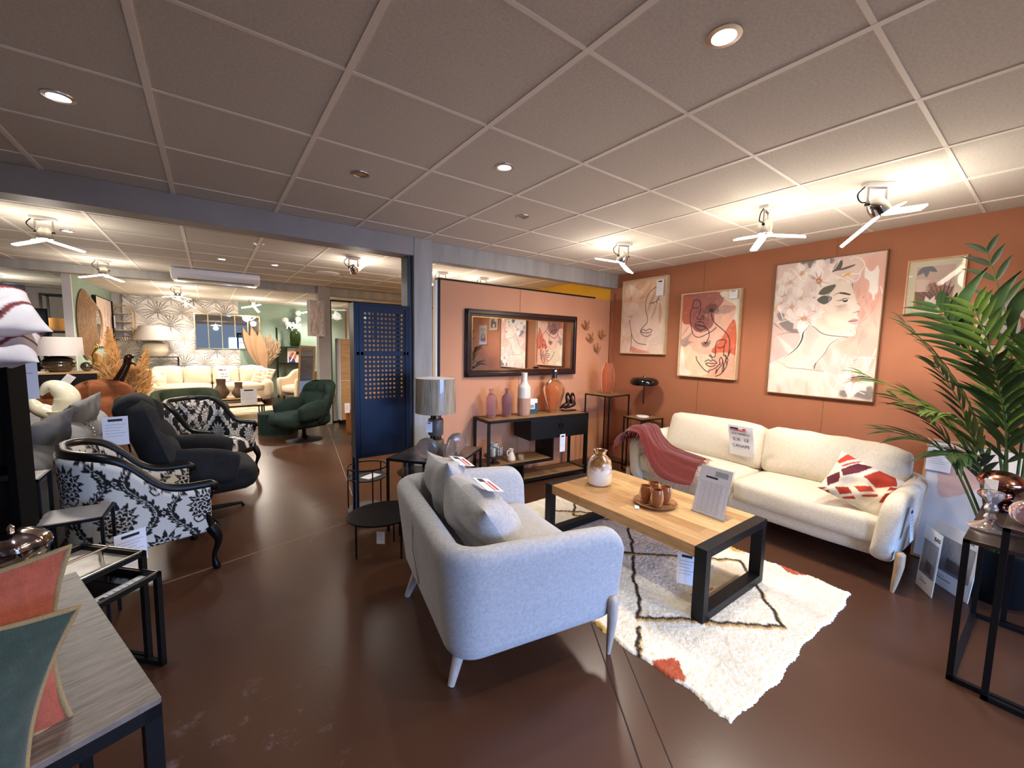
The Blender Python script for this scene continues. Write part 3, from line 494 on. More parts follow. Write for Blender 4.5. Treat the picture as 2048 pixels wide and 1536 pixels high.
def art_faces():
    c=Cv(.66,.93,(228,178,156),.0034); A=A2; g=np.random.default_rng(8)
    for k,cc in(('plum',(158,96,88)),('red',(178,94,74)),('white',(226,220,208)),('orange',(204,98,66)),('pinkbr',(226,162,136)),('cream',(226,202,170)),('creamw',(228,220,206)),('grey1',(186,150,136)),('grey2',(178,146,134)),('grey3',(184,152,138)),('grey4',(164,112,100))): c.fill(A[k],cc,1,sm=4)
    t=np.linspace(0,2*PI,24); c.fill(np.c_[.34+.17*np.cos(t),.68+.14*np.sin(t)],(132,74,66),.55)
    for _ in range(160):
        p=(g.uniform(0,1),g.uniform(0,1)); c.dot(p,g.uniform(.002,.02),(255,230,215),.12,soft=.01)
    for _ in range(60): c.dot((g.uniform(0,.4),g.uniform(0,.3)),.003,(244,228,208),.6)
    for _ in range(40): c.dot((g.uniform(.7,1),g.uniform(0,.2)),.004,(244,214,196),.6)
    for k in('f1','f1b','n1','lu','ll','st','stem','f2','f2b','n2','l2','jaw','h1','h2','h3','h4','h5'): c.line(A[k],.0085 if k in('f1','f1b','lu','ll') else .009,INK)
    for (p,m,rr) in((A['fl1'][0],9,.085),(A['fl2'][0],8,.055)):
        for k in range(m):
            a=(PI*k/(m-1) if m==9 else PI+PI*k/(m-1)+.2)-.0; e=np.array(p)+np.array([math.cos(a)*rr/.66,math.sin(a)*rr/.93]); n=np.array([-math.sin(a)/.66,math.cos(a)/.93])*rr*.2; md=(np.array(p)+e)/2
            c.line([p,md+n,e,md-n,p],.005,INK)
    c.noise(.025,9,2); return c
def art_leaves():
    c=Cv(.22,.29,(214,184,170),.0025); c.fill([(0,0),(1,0),(1,.45),(.5,.6),(0,.5)],(164,110,96),1,soft=.02); c.fill([(0,.0),(.3,0),(.2,.3),(0,.34)],(160,130,70),1)
    for k in range(9): c.petal((.75,.0),1.2+k*.17,.2,.012,(96,70,66),.9)
    for k in range(9): c.petal((.1,.0),.4+k*.16,.2,.01,(108,84,72),.8)
    for k in range(6): c.petal((-.05,.55+.05*k-.12),-.1,.1,.018,(232,206,192),1)
    for a in(1.2,1.9,.7): c.petal((.42,.02),a,.08,.03,(238,224,214),1)
    for a in(-.6,-1.5,-2.3): c.petal((.25,1.0),a,.08,.035,(120,120,130),1)
    return c
def art_arch():
    c=Cv(.2,.27,(218,200,184),.003); c.fill([(.05,0),(.95,0),(.8,.55),(.5,.7),(.2,.5)],(150,84,66),1,sm=4); c.fill([(.3,.3),(.7,.3),(.6,.8),(.4,.75)],(180,176,176),1,sm=3); c.fill([(0,.8),(1,.8),(1,1),(0,1)],(196,178,168),1); return c
def framed(name,label,cat,loc,rz,w,h,cv,fm,fw=.012,dp=.03,matw=0,glass=False,group=None,tilt=0):
    t=thing(name,label,cat,loc,rz,group); 
    if tilt: t.rotation_euler=(math.radians(tilt),0,math.radians(rz))
    F=MB()
    for a,b in(((-w/2,-dp,0),(-w/2+fw,0,h)),((w/2-fw,-dp,0),(w/2,0,h)),((-w/2+fw,-dp,0),(w/2-fw,0,fw)),((-w/2+fw,-dp,h-fw),(w/2-fw,0,h))): F.bb(a,b)
    F.build('frame',fm,t,bevel=.001)
    b=MB().bb((-w/2+fw,-dp*.5,fw),(w/2-fw,-.001,h-fw)); b.build('backing','matcream' if matw else 'white',t)
    cv.w,cv.h=w-2*fw-2*matw,h-2*fw-2*matw; cv.mesh(-dp*.5-.002).build('canvas','paint_print',t,loc=(0,0,fw+matw))
    if glass: MB().bb((-w/2+fw,-dp*.5-.006,fw),(w/2-fw,-dp*.5-.004,h-fw)).build('glass_pane','clearpane',t)
    return t
mat('matcream',(226,214,190),.8); mat('clearpane',(255,255,255),.03,trans=1,ior=1.3); mat('framewood',(206,182,142),.5,var=.08,vs=12); mat('framepine',(196,146,104),.5,var=.1,vs=12); mat('framedark',(120,92,60),.45)
mat('carved',(176,120,74),.45,var=.2,vs=30); mat('mahogany',(44,22,20),.3,coat=.3)
def pwloc(y0,y1,z0,off=.001): y=(y0+y1)/2; return (PW(y)-off,y,z0)
RW=-92.58
framed('framed_picture','tall canvas of a single closed-eye line face on beige leaves, nearest the corner','picture',pwloc(3.575,2.892,1.43),RW,.68,.945,art_profile(),'framewood',.012,.05)
framed('framed_picture','framed canvas of two line-drawn faces and daisies over pink and orange shapes','picture',pwloc(2.697,2.025,1.193),RW,.672,.937,art_faces(),'framewood',.012,.05)
framed('framed_picture','very large canvas of a woman in profile wearing a crown of pale flowers','picture',pwloc(1.727,.909,1.098),RW,.818,1.22,art_portrait(),'framedark',.008,.035)
framed('framed_picture','small pine-framed leaf print with wide cream mount, right of the large portrait','picture',pwloc(.793,.479,1.795),RW,.314,.41,art_leaves(),'framepine',.01,.02,.045,True)
framed('framed_picture','small pine-framed abstract print half hidden behind the palm leaves','picture',pwloc(.405,.09,1.513),RW,.315,.4,art_arch(),'framepine',.01,.02,.045,True)
def tagpaper(name,label,loc,rz,w,h,parent=None,tilt=0,logo=True,col='paper',pitchx=0):
    t=thing(name,label,'price tag',loc,rz) if parent is None else None
    if t: t.rotation_euler=(math.radians(tilt),math.radians(pitchx),math.radians(rz))
    m=MB().bb((-w/2,-.0015,0),(w/2,.0005,h)); o=m.build('sheet',col,t)
    k=MB()
    if logo: k.bb((-w*.28,-.003,h*.84),(w*.28,-.0016,h*.92)); k.build('logo_bar','ink',t)
    k=MB()
    for i in range(5):
        z=h*(.72-.1*i); k.bb((-w*.4,-.0022,z),(w*(.4-.12*((i*7)%3)),-.0016,z+h*.012))
    k.build('printed_lines','greyink',t); return t
def pwtag(label,y,z,w,h,off): 
    t=tagpaper('price_tag',label,(PW(y)-off,y,z),RW,w,h); return t
pwtag('white price tag over the top right corner of the single line-face canvas',2.99,2.14,.10,.19,.056)
pwtag('small pale price tag on the top right corner of the two-faces canvas',2.10,2.03,.08,.085,.056)
# ---------------------------------------------------------------- wall mirror and wooden birds on the partition
t=thing('wall_mirror','long rectangular wall mirror in a dark mahogany frame on the terracotta partition','mirror',(2.96,3.772,1.157),-1.8)
w,h=1.585,.725; F=MB()
for (fw,d,z) in((.075,.03,0),(.05,.045,.012)):
    a=fw; q=z
    for A_,B_ in(((-w/2+q,-d,q),(-w/2+a,0,h-q)),((w/2-a,-d,q),(w/2-q,0,h-q)),((-w/2+q,-d,q),(w/2-q,0,a)),((-w/2+q,-d,h-a),(w/2-q,0,h-q))): F.bb(A_,B_)
F.build('frame','mahogany',t,bevel=.006,sm=60)
F=MB()
for A_,B_ in(((-w/2+.075,-.026,.075),(-w/2+.083,0,h-.075)),((w/2-.083,-.026,.075),(w/2-.075,0,h-.075)),((-w/2+.075,-.026,.075),(w/2-.075,0,.083)),((-w/2+.075,-.026,h-.083),(w/2-.075,0,h-.075))): F.bb(A_,B_)
F.build('gilt_edge','brass',t)
MB().bb((-w/2+.083,-.018,.083),(w/2-.083,-.004,h-.083)).build('mirror_glass','mirror',t)
for (x,z,lb,a) in((3.96,1.79,'carved wooden bird flying highest on the partition wall',20),(4.05,1.63,'carved wooden bird lower left below the highest one',10),(4.27,1.68,'carved wooden bird nearest the room corner',60),(4.19,1.50,'carved wooden bird lowest of the four on the wall',50)):
    t=thing('wooden_bird',lb,'wall ornament',(x,3.79,z),0,'carved birds on the partition')
    b=MB(); b.tube(smooth([(-.07,-.02,.02),(-.03,-.03,-.03),(.02,-.035,-.045),(.06,-.03,-.02)],6),[.004]+[.004+.014*math.sin(PI*i/18) for i in range(1,18)]+[.003],8,sq=.6); b.build('bird_body','carved',t)
    for s_,ln in((1,.12),(-1,.10)):
        wv=smooth([(0,-.035,-.03),(.02*s_+.02,-.03,.02),(.045*s_+.02,-.02,.06)],5); MB().tube(wv,[.022-.0016*i for i in range(len(wv))],6,sq=.3).build('wing','carved',t)
    t.rotation_euler=(0,math.radians(a-20),0)
# ---------------------------------------------------------------- long sofa and small sofa
def arcU(L,D,t,r,n=8,ext=0):
    y=L/2-t/2; x0=-D/2+t/2; P=[(D/2+ext-k*(D+ext-r-t/2)/14*1.0,y) for k in range(14)]
    P+= [(x0+r+r*math.cos(PI/2+a),y-r+r*math.sin(PI/2+a)) for a in np.linspace(0,PI/2,n)]
    P+= [(x0,y-r-(2*y-2*r)*k/16) for k in range(1,16)]
    P+= [(x0+r+r*math.cos(PI+a),-y+r+r*math.sin(PI+a)) for a in np.linspace(0,PI/2,n)]
    P+= [(D/2+ext-k*(D+ext-r-t/2)/14,-y) for k in range(13,-1,-1)]
    P=np.array(P); d=np.r_[0,np.cumsum(np.linalg.norm(np.diff(P,axis=0),axis=1))]; q=np.linspace(0,d[-1],110)
    # finer near the rounded ends
    q=np.unique(np.r_[q,np.linspace(0,.14,14),d[-1]-np.linspace(0,.14,14)]); return np.c_[np.interp(q,d,P[:,0]),np.interp(q,d,P[:,1])]
def couch(name,label,loc,rz,L,D,z0,za,zb,fab,legm,legs,nseat,group=None,t=.11,lean=.05,zs=.43,er=.115,legh=.30):
    T=thing(name,label,'sofa',loc,rz,group)
    zt=lambda q: za+(zb-za)*math.sin(PI*q)**.6
    MB().shell(arcU(L,D,t,.13),t,lambda q:z0,zt,lean=lean,er=er,erb=.11,nz=12).build('backrest_and_arms',fab,T,sm=180)
    MB().soft((-.0,0,z0+.085),(D-.12,L-2*t-.02,.17),r=.05,n=8).build('base',fab,T,sm=180)
    w=(L-2*t-.01)/nseat
    for k in range(nseat):
        MB().soft((.05,-(L-2*t)/2+w*(k+.5)+.005,zs-.10),(D-.14,w-.004,.19),r=.055,puff=(.01,0,.025),n=14,noise=.0025,seed=k).build('seat_cushion',fab,T,sm=180)
    for (x,y,bl) in legs:
        s_=1 if y>0 else -1; g=MB()
        if bl: g.tube(smooth([(x,y+.02*s_,legh),(x,y+.018*s_,legh*.6),(x+.0,y,.0)],6),[.014]+[.026]*5+[.024,.022,.02,.018,.015,.012,.010],12,sq=1)
        else: g.tube([(x+.10,y-.05*s_,legh*.85),(x+.05,y-.025*s_,legh*.45),(x,y,0)],[.034,.028,.016],12)
        g.build('leg',legm,T,sm=60)
    return T
lv=couch('small_sofa','small pale blue-grey sofa seen from behind, with two loose pillows, facing the coffee table',(1.225,1.814,0),-10.3,1.17,.90,.178,.645,.69,'love_fabric','legwood_grey',[(.40,.53,1),(.40,-.53,1),(-.40,.34,0),(-.36,-.391,0)],1,lean=.06,zs=.44,legh=.31)
for k,(y,zz,a,tl) in enumerate(((.22,.655,8,-24),(-.17,.64,-6,-34))):
    MB().pillow((-.16+.03*k,y,zz),.56,.46,.24,R=rot3(0,tl,0)@rot3(0,0,90)@rot3(0,a,0),seed=3+k,crease=.012,gath=.003,sag=.02).build('back_pillow','love_fabric',lv,sm=180)
MB().tube([(-.44,.02,.66),(-.435,.03,.45),(-.40,.05,.24)],.004,6).build('zip_piping','white',lv)
sf=couch('long_sofa','long cream two-cushion sofa against the terracotta picture wall',(3.80,1.56,0),178.4,2.12,.78,.155,.60,.66,'sofa_fabric','legwood',[(.36,1.035,1),(.36,-1.035,1),(-.30,.93,0),(-.30,-.93,0)],2,lean=.05,zs=.45,legh=.27)
for y in(-.475,.475):
    MB().soft((-.215,y,.62),(.20,.955,.40),r=.07,puff=(.05,0,.015),n=16,R=rot3(0,-13,0)@np.eye(3),noise=.004,seed=int(y*10)+9).build('back_cushion','sofa_fabric',sf,sm=180)
# red throw over the left arm
def throw():
    T=thing('throw_blanket','brick-red fringed throw draped over the left arm and seat of the long sofa','blanket',(0,0,0))
    nu,nv=46,30; G=np.zeros((nu,nv,3))
    # centre line: over the arm from outside floor side, over the seat towards the backrest side
    C=smooth([(3.50,2.665,.55),(3.50,2.655,.64),(3.53,2.58,.70),(3.56,2.48,.685),(3.55,2.38,.60),(3.52,2.25,.525),(3.49,2.08,.505),(3.47,1.86,.495)],7)
    idx=np.linspace(0,len(C)-1,nu); cc=np.stack([np.interp(idx,range(len(C)),C[:,i]) for i in range(3)],1)
    for i in range(nu):
        q=i/(nu-1); wd=.44-.10*q+.03*math.sin(q*9)
        for j in range(nv):
            v=(j/(nv-1)-.5); off=v*wd
            fold=.012*math.sin(v*17+q*3)+.007*math.sin(v*31+q*11)
            x=cc[i][0]+off+.03*math.sin(q*6); y=cc[i][1]+.05*v*q; z=cc[i][2]+abs(fold)+.004
            if x<3.45: z-=(3.45-x)*(1.3 if q>.45 else .5)*.8
            if q>.9: x+=0
            G[i,j]=(x,y,z)
    m=MB().grid(G); G2=G-np.array([0,0,.006]); m.grid(G2,flip=True); m.build('blanket_cloth','throwred',T,sm=180)
    fr=MB(); g=np.random.default_rng(2)
    for i in range(0,nu):
        p=G[i,0]; fr.tube([p,p+np.array([-.02,g.normal()*.008,-.02]),p+np.array([-.028,g.normal()*.015,-.05])],.0018,4)
    for j in range(nv):
        for p,d in((G[-1,j],-1),(G[0,j],.3)): fr.tube([p,p+np.array([g.normal()*.005,.02*d,-.005]),p+np.array([g.normal()*.01,.045*d,-.012])],.0018,4)
    fr.build('fringe','throwred2',T,sm=180)
mat('throwred',(104,28,17),.95,var=.12,vs=40,bump=.3,bs=300,sheen=.3); mat('throwred2',(150,70,60),.95)
throw()
def patcush(u,v):
    c=Cv(1,1,(228,214,192),.008); R_=(176,58,34); P_=(96,36,48)
    c.fill([(0,.72),(.1,1),(.35,1),(.3,.9),(.12,.62)],R_); c.fill([(.12,.55),(.3,.88),(.52,.98),(.38,.66),(.2,.42)],P_); c.fill([(.45,.6),(.62,.98),(.85,1),(.95,.8),(.7,.55)],R_)
    c.fill([(.0,.3),(.12,.5),(.2,.3),(.1,.12)],P_); c.fill([(.42,.35),(.62,.5),(.8,.4),(.6,.22)],R_); c.fill([(.2,.15),(.36,.28),(.55,.12),(.4,.02)],R_); c.fill([(.86,.7),(1,.8),(1,.4),(.84,.3)],R_); c.fill([(0,0),(.1,.08),(.2,0)],R_)
    for a in([(.1,0),(.6,1)],[(.3,0),(1,.72)],[(.0,.55),(.3,1)]): c.line(a,.05,(234,222,202),1,sm=0)
    i=np.clip((u*(c.nx-1)).astype(int),0,c.nx-1);j=np.clip((v*(c.ny-1)).astype(int),0,c.ny-1); return lin(c.A[i,j])
t=thing('scatter_cushion','cream cushion with rust and plum shapes in the right corner of the long sofa','cushion',(3.55,.775,.60),0)
MB().pillow((0,0,0),.37,.33,.13,R=rot3(0,0,-62)@rot3(-30,0,0)@rot3(0,28,0),n=120,seed=5,crease=.006,colf=patcush).build('cushion_cover','paint_fabric',t,sm=180)
# paper sign on the sofa
def signsheet(name,label,loc,R,w,h,lines,banner=True,cat='paper sign'):
    t=bpy.data.objects.new(name,None); COL.objects.link(t); t.matrix_world=Matrix.Translation(loc)@Matrix(np.array(R).tolist()).to_4x4(); tag(t,label,cat)
    G=np.array([[(-w/2+w*i/8,-.004-.006*math.sin(PI*i/8)*0-.004*math.sin(j*.9),h*j/10) for j in range(11)] for i in range(9)])
    MB().grid(G).grid(G+np.array([0,.0008,0]),flip=True).build('sheet','paper',t,sm=180)
    if banner:
        MB().bb((-w*.42,-.0105,h*.88),(-w*.08,-.0095,h*.93)).build('logo_bar','ink',t); MB().bb((-w*.42,-.0105,h*.83),(w*.25,-.0095,h*.85)).bb((-w*.2,-.0105,h*.86),(w*.15,-.0095,h*.875)).bb((w*.1,-.0105,h*.88),(w*.22,-.0095,h*.93)).build('red_banner','redink',t)
    for (s_,z,sz) in lines: text('lettering',s_,sz,'ink',t,(0,-.0115,h*z),rot3(90,0,0))
    return t
signsheet('paper_sign','white sheet reading TVA OFFERTE SUR LE CANAPE hung over the long sofa back cushion',(3.862,1.685,.548),rot3(0,0,-91.6)@rot3(14,0,0)@np.eye(3),.215,.29,[('TVA OFFERTE',.70,.026),('SUR   LE',.50,.04),('CANAPE',.29,.04)])
tg=tagpaper('price_tag','white price tag hanging on the outer right arm of the long sofa',(3.50,.487,.33),0,.075,.21)
tg.rotation_euler=(math.radians(-4),0,math.radians(-1.6))
a=math.radians(-10.3)
for k,(x,y,z,r_,lb) in enumerate(((-.150,.20,.846,10,'creased price sheet lying on the far pillow of the small sofa'),(-.152,-.19,.834,11,'price sheet with red print lying on the near pillow of the small sofa'))):
    X_,Y_=1.235+x*math.cos(a)-y*math.sin(a),1.765+x*math.sin(a)+y*math.cos(a)
    t=thing('price_sheet',lb,'price tag',(X_,Y_,z),0); R=rot3(0,0,-10.3)@rot3(0,r_,0)
    MB().box((0,0,0),(.085,.20,.0015),R=R).build('sheet','paper',t)
    MB().box(R@np.array((-.01,.06,.0016)),(.03,.05,.0006),R=R).build('logo_bar','ink',t); MB().box(R@np.array((.0,-.02,.0016)),(.006,.15,.0006),R=R).box(R@np.array((.02,-.02,.0016)),(.012,.13,.0006),R=R).build('red_banner','redink',t)
# ---------------------------------------------------------------- rug
def rug():
    x0,x1,y0,y1=1.632,3.16,.668,2.95; c=Cv(x1-x0,y1-y0,(232,224,206),.008)
    U=lambda L:[((x-x0)/(x1-x0),(y-y0)/(y1-y0)) for x,y in L]
    g=np.random.default_rng(4)
    def jag(L,a=.006,n=16):
        o=[]; 
        for (p,q) in zip(L[:-1],L[1:]):
            for k in range(n): t_=k/n; o.append((p[0]+(q[0]-p[0])*t_+g.normal()*a,p[1]+(q[1]-p[1])*t_+g.normal()*a))
        return o+[L[-1]]
    lines=[[(2.436,1.768),(1.863,1.292),(2.072,1.142),(2.238,.976),(2.444,.788),(2.988,1.267),(2.436,1.768)],[(2.436,1.768),(2.85,2.14),(2.55,2.5),(2.95,2.85)],[(2.436,1.768),(1.9,2.25),(2.452,2.696),(2.9,2.30)],[(1.63,1.12),(1.80,1.24)],[(2.436,1.768),(2.30,1.87)]]
    for L in lines:
        J=jag(L); c.line(U([(x-.012,y-.014) for x,y in J]),.02,(196,156,92),.95,sm=0)
        c.line(U(J),.018,(44,36,32),1,sm=0)
    for L in([(1.632,1.07),(1.763,1.01),(1.745,.97),(1.66,.895),(1.632,.93)],[(3.17,1.10),(3.17,.90),(3.10,.94),(3.09,1.0)]): c.fill(U(jag(L+[L[0]],.004,5)),(172,80,50),1)
    c.fill(U([(3.17,1.46),(3.17,1.28),(3.09,1.36)]),(216,170,84),1); c.fill(U([(1.632,1.30),(1.66,1.33),(1.66,1.40),(1.632,1.42)]),(206,166,84),1)
    for p in((2.40,1.34),(2.455,1.20),(2.33,1.22)): c.line(U([(p[0]-.02,p[1]+.02),p,(p[0]+.03,p[1]+.0)]),.012,(170,80,44),1,sm=0)
    for _ in range(700):
        p=(g.uniform(0,1),g.uniform(0,1)); c.line([p,(p[0]+g.normal()*.008,p[1]+g.normal()*.006)],.008,(196,184,164),.3,sm=0)
    c.noise(.03,8,3)
    X=x0+c.X*(x1-x0);Y=y0+c.Y*(y1-y0); Z=.010+g.normal(size=X.shape)*.0018+.0015*np.sin(X*7+1)*np.sin(Y*5)
    X=X+g.normal(size=X.shape)*.002;Y=Y+g.normal(size=X.shape)*.002
    e1=.012*np.sin(Y*9)+.006*np.sin(Y*31); e2=.010*np.sin(X*8+1)+.005*np.sin(X*27)
    X=X+e1*(1-c.X)**8+e1*c.X**8; Y=Y+e2*(1-c.Y)**8
    ed=np.minimum.reduce([c.X,1-c.X,c.Y,1-c.Y])<1e-6; Z=np.where(ed,.001,Z)
    o=MB().grid(np.stack([X,Y,Z],-1),C=lin(c.A)).build('area_rug','paint_rug',sm=180); tag(o,'cream berber rug with dark diamond lines and rust patches under the coffee table','rug')
mat('paint_rug',(220,220,210),1,paint=True,bump=.5,bs=140)
rug()
# ---------------------------------------------------------------- coffee table
T=thing('coffee_table','pale wood plank coffee table on black steel loop legs in front of the long sofa','table',(2.465,1.71,.013))
MB().bb((-.365,-.585,.349),(.365,.585,.417)).build('tabletop','mango',T,bevel=.003)
for s_ in(-1,1):
    g=MB(); y0,y1=(.5855*s_,.655*s_); y0,y1=min(y0,y1),max(y0,y1)
    g.bb((-.368,y0,.0),(-.318,y1,.417)).bb((.318,y0,.0),(.368,y1,.417)).bb((-.318,y0,.367),(.318,y1,.417)).bb((-.318,y0,.0),(.318,y1,.05)); g.build('leg_frame','blackmetal',T,bevel=.002)
tg=tagpaper('price_tag','white price tag hanging behind the near leg of the coffee table',(2.16,1.20,.15),-60,.1,.19)
# vase, tray, glasses, display
def glassy(name,col,rough=.05,**k): return mat(name,col,rough,trans=.9,ior=1.2,spec=.8,**k)
glassy('amberglass',(240,196,150)); glassy('orangeglass',(248,190,150),.10); glassy('pinkglass',(240,208,204),.12); mat('smokeglass',(190,178,170),.04,trans=.85,ior=1.4,spec=1); glassy('clear',(245,240,236),.03); glassy('greenglass',(96,120,70),.1); glassy('browntumbler',(150,86,44),.2)
def mottle():
    m=mat('mottledglass',(235,220,200),.12,trans=.35); nt=m.node_tree;N=nt.nodes;Lk=nt.links.new;b=N['Principled BSDF']; tc=N.new('ShaderNodeTexCoord'); sp=N.new('ShaderNodeSeparateXYZ');Lk(tc.outputs['Object'],sp.inputs[0])
    n=N.new('ShaderNodeTexNoise');n.inputs['Scale'].default_value=16;n.inputs['Detail'].default_value=4;n.inputs['Distortion'].default_value=1;Lk(tc.outputs['Object'],n.inputs[0])
    a_=N.new('ShaderNodeMath');a_.operation='MULTIPLY_ADD';a_.inputs[1].default_value=4.6;a_.inputs[2].default_value=-.62;Lk(sp.outputs[2],a_.inputs[0]); s_=N.new('ShaderNodeMath');s_.operation='ADD';Lk(a_.outputs[0],s_.inputs[0]);Lk(n.outputs[0],s_.inputs[1])
    rp=N.new('ShaderNodeValToRGB');e=rp.color_ramp.elements;e[0].position=.38;e[0].color=L4((236,228,214));e[1].position=.7;e[1].color=L4((196,146,88));Lk(s_.outputs[0],rp.inputs[0]);Lk(rp.outputs[0],b.inputs['Base Color'])
    r2_=N.new('ShaderNodeMapRange');r2_.inputs[1].default_value=.4;r2_.inputs[2].default_value=.9;r2_.inputs[3].default_value=.25;r2_.inputs[4].default_value=.9;Lk(s_.outputs[0],r2_.inputs[0]);Lk(r2_.outputs[0],b.inputs['Transmission Weight'])
mottle()
def one(name,label,cat,loc,mb,m,rz=0,group=None,sm=50):
    o=mb.build(name,m,None,sm=sm); o.location=loc; o.rotation_euler=(0,0,math.radians(rz)); return tag(o,label,cat,group)
def pot(prof,th=.004):  # closed double wall profile from an outer outline
    P=list(prof); inn=[(max(r_-th,.001),z+(th if i==0 else 0)) for i,(r_,z) in enumerate(P)][::-1]; return [(.001,P[0][1])]+P+inn+[(.001,inn[-1][1])]
def sm2(P,n=5): return [tuple(p) for p in smooth(P,n)]
one('glass_vase','mottled white and amber glass vase at the far end of the coffee table','vase',(2.43,2.11,.43),MB().lathe(pot(sm2([(.07,0),(.092,.02),(.096,.09),(.094,.15),(.085,.195),(.06,.225),(.045,.24),(.052,.262),(.056,.272)]),.005),40),'mottledglass',sm=70)
T=thing('serving_tray','round wooden tray holding four amber tumblers on the coffee table','tray',(2.44,1.61,.431)); MB().lathe([(.001,0),(.125,0),(.145,.022),(.138,.022),(.12,.008),(.001,.008)],48).build('tray_dish','traywood',T,sm=60); 
MB().box((-.16,.03,.004),(.06,.03,.002),rz=35).build('paper_label','paper',T)
mat('traywood',(150,104,64),.5,var=.35,vs=14)
for x,y,lb in((2.392,1.655,'amber tumbler at the left of the tray'),(2.50,1.665,'amber tumbler at the back of the tray'),(2.385,1.562,'amber tumbler at the front of the tray'),(2.49,1.565,'amber tumbler at the right of the tray')):
    one('tumbler',lb+' on the coffee table','glass',(x,y,.4405),MB().lathe(pot(sm2([(.026,0),(.036,.012),(.044,.05),(.041,.09),(.035,.118)]),.0035),32),'tumblerglass',group='amber tumblers on the tray')
mat('tumblerglass',(172,108,60),.15,trans=.55,ior=1.3)
T=thing('display_stand','clear acrylic stand with a printed price list at the near end of the coffee table','display stand',(2.55,1.30,.431),-93)
R=rot3(-16,0,0); mt=(R,(0,0,0))
m=MB(); m.box(R@np.array((0,0,.16)),(.225,.003,.32),R=R); m.box((0,.05,.0015),(.225,.12,.003)); m.build('acrylic_holder','clear',T)
m=MB(); m.box(R@np.array((0,-.0025,.16)),(.212,.001,.305),R=R); m.build('price_list','sheetgrey',T)
k=MB()
for i in range(15): k.box(R@np.array((-.01,-.0035,.21-.0135*i)),(.15 if i%4 else .17,.0006,.0022),R=R)
for i in range(5): k.box(R@np.array((-.05+.035*i,-.0035,.12)),(.0012,.0006,.19),R=R)
k.build('printed_lines','greyink',T); MB().box(R@np.array((-.02,-.0035,.245)),(.08,.0006,.012),R=R).build('logo_bar','ink',T); MB().box(R@np.array((.04,-.0035,.275)),(.085,.0006,.035),R=R).build('sofa_photo','greyink',T)
mat('sheetgrey',(206,206,212),.5)
# ---------------------------------------------------------------- console against the partition
T=thing('console_table','black steel and recycled wood console with a hanging drawer unit under the wall mirror','console',(2.243,3.425,0),-4.8)
L_,D_,Hc=1.345,.34,.73; b=.026
g=MB()
for x in(b/2,L_-b/2):
    for y in(b/2,D_-b/2): g.bar((x,y,.0),(x,y,Hc),b)
for x in(b/2,L_-b/2): g.bar((x,0,Hc-b/2),(x,D_,Hc-b/2),b); g.bar((x,0,.05),(x,D_,.05),b)
for y in(b/2,D_-b/2): g.bar((0,y,Hc-b/2),(L_,y,Hc-b/2),b); g.bar((.43,y,.04),(L_,y,.04),b); g.bar((0,y,.235),(.84,y,.235),b)
g.build('frame','blackmetal',T)
MB().bb((b,b,Hc-.018),(L_-b,D_-b,Hc)).build('top_board','recycled',T,bevel=.001)
MB().bb((b,b,.233),(.825,D_-b,.25)).build('middle_shelf','recycled',T); MB().bb((.445,b,.04),(L_-b,D_-b,.055)).build('lower_shelf','recycled',T)
MB().bb((.825,.0,.25),(.84,D_,.476)).build('side_plate','blackmetal',T); MB().bb((.43,.0,.05),(.445,D_,.233)).build('side_plate','blackmetal',T)
MB().bb((.51,.002,.478),(L_-.03,D_-.01,.702)).build('drawer_unit','blackmetal',T,bevel=.002)
for x0,x1,hx in((.515,.922,.90),(.928,1.31,.95)):
    d=MB().bb((x0,-.012,.482),(x1,.001,.700)).build('drawer','blackmetal',T,bevel=.002); MB().box((hx,-.02,.62),(.012,.018,.05)).build('handle','black',d)
tagpaper('price_tag','pair of white price tags hanging from the console drawer handle',(3.17,3.31,.32),-4.8,.075,.2)
one('glass_vase','ribbed dusty-pink glass vase, left of the pair on the console','vase',(2.40,3.62,.7305),MB().lathe(pot(sm2([(.042,0),(.05,.02),(.062,.12),(.066,.19),(.055,.235),(.026,.26),(.024,.29),(.03,.308)]),.004),36,wob=lambda a,z:1+.012*np.cos(a*18)*np.cos(z*150)),'pinkglass',sm=70,group='pink glass vases')
one('glass_vase','ribbed darker pink glass vase, right of the pair on the console','vase',(2.59,3.60,.7305),MB().lathe(pot(sm2([(.042,0),(.05,.02),(.062,.12),(.066,.19),(.055,.235),(.026,.26),(.024,.29),(.03,.308)]),.004),36,wob=lambda a,z:1+.012*np.cos(a*18)*np.cos(z*150)),'pinkglass2',sm=70,group='pink glass vases')
glassy('pinkglass2',(224,188,190),.12)
T=thing('ceramic_vase','tall bottle vase glazed cream above raw beige on the console','vase',(2.795,3.555,.7305))
P=[(.06,0),(.068,.02),(.073,.10),(.073,.20),(.072,.30),(.066,.325),(.04,.365),(.034,.40),(.033,.45),(.035,.478)]
S_=sm2(P,5); a1=[p for p in S_ if p[1]<=.2001]; a2=[p for p in S_ if p[1]>=.1999]
MB().lathe([(.001,0)]+a1,36).build('raw_base','sandstone',T,sm=70); MB().lathe(a2+[(.028,.477),(.026,.40),(.001,.39)],36).build('glazed_neck','creamglaze',T,sm=70)
mat('sandstone',(190,146,118),.55,var=.12,vs=30,stretch=(1,1,.1)); mat('creamglaze',(228,216,200),.3)
T=thing('gift_box','small white and green carton standing behind the tall bottle vase','box',(2.985,3.635,.7305),-20); MB().bb((-.05,-.03,0),(.05,.03,.165)).build('carton','white',T,bevel=.001); MB().bb((-.0505,-.031,0),(.0505,.0305,.05)).bb((.02,-.031,.05),(.0505,.0305,.12)).build('green_print','deepgreen',T); MB().bb((-.035,-.0312,.06),(.01,-.03,.10)).build('label_print','greyink',T)
mat('deepgreen',(30,70,62),.5)
T=thing('demijohn_vase','large amber glass bottle vase with a dark neck on the console','vase',(3.25,3.565,.7305))
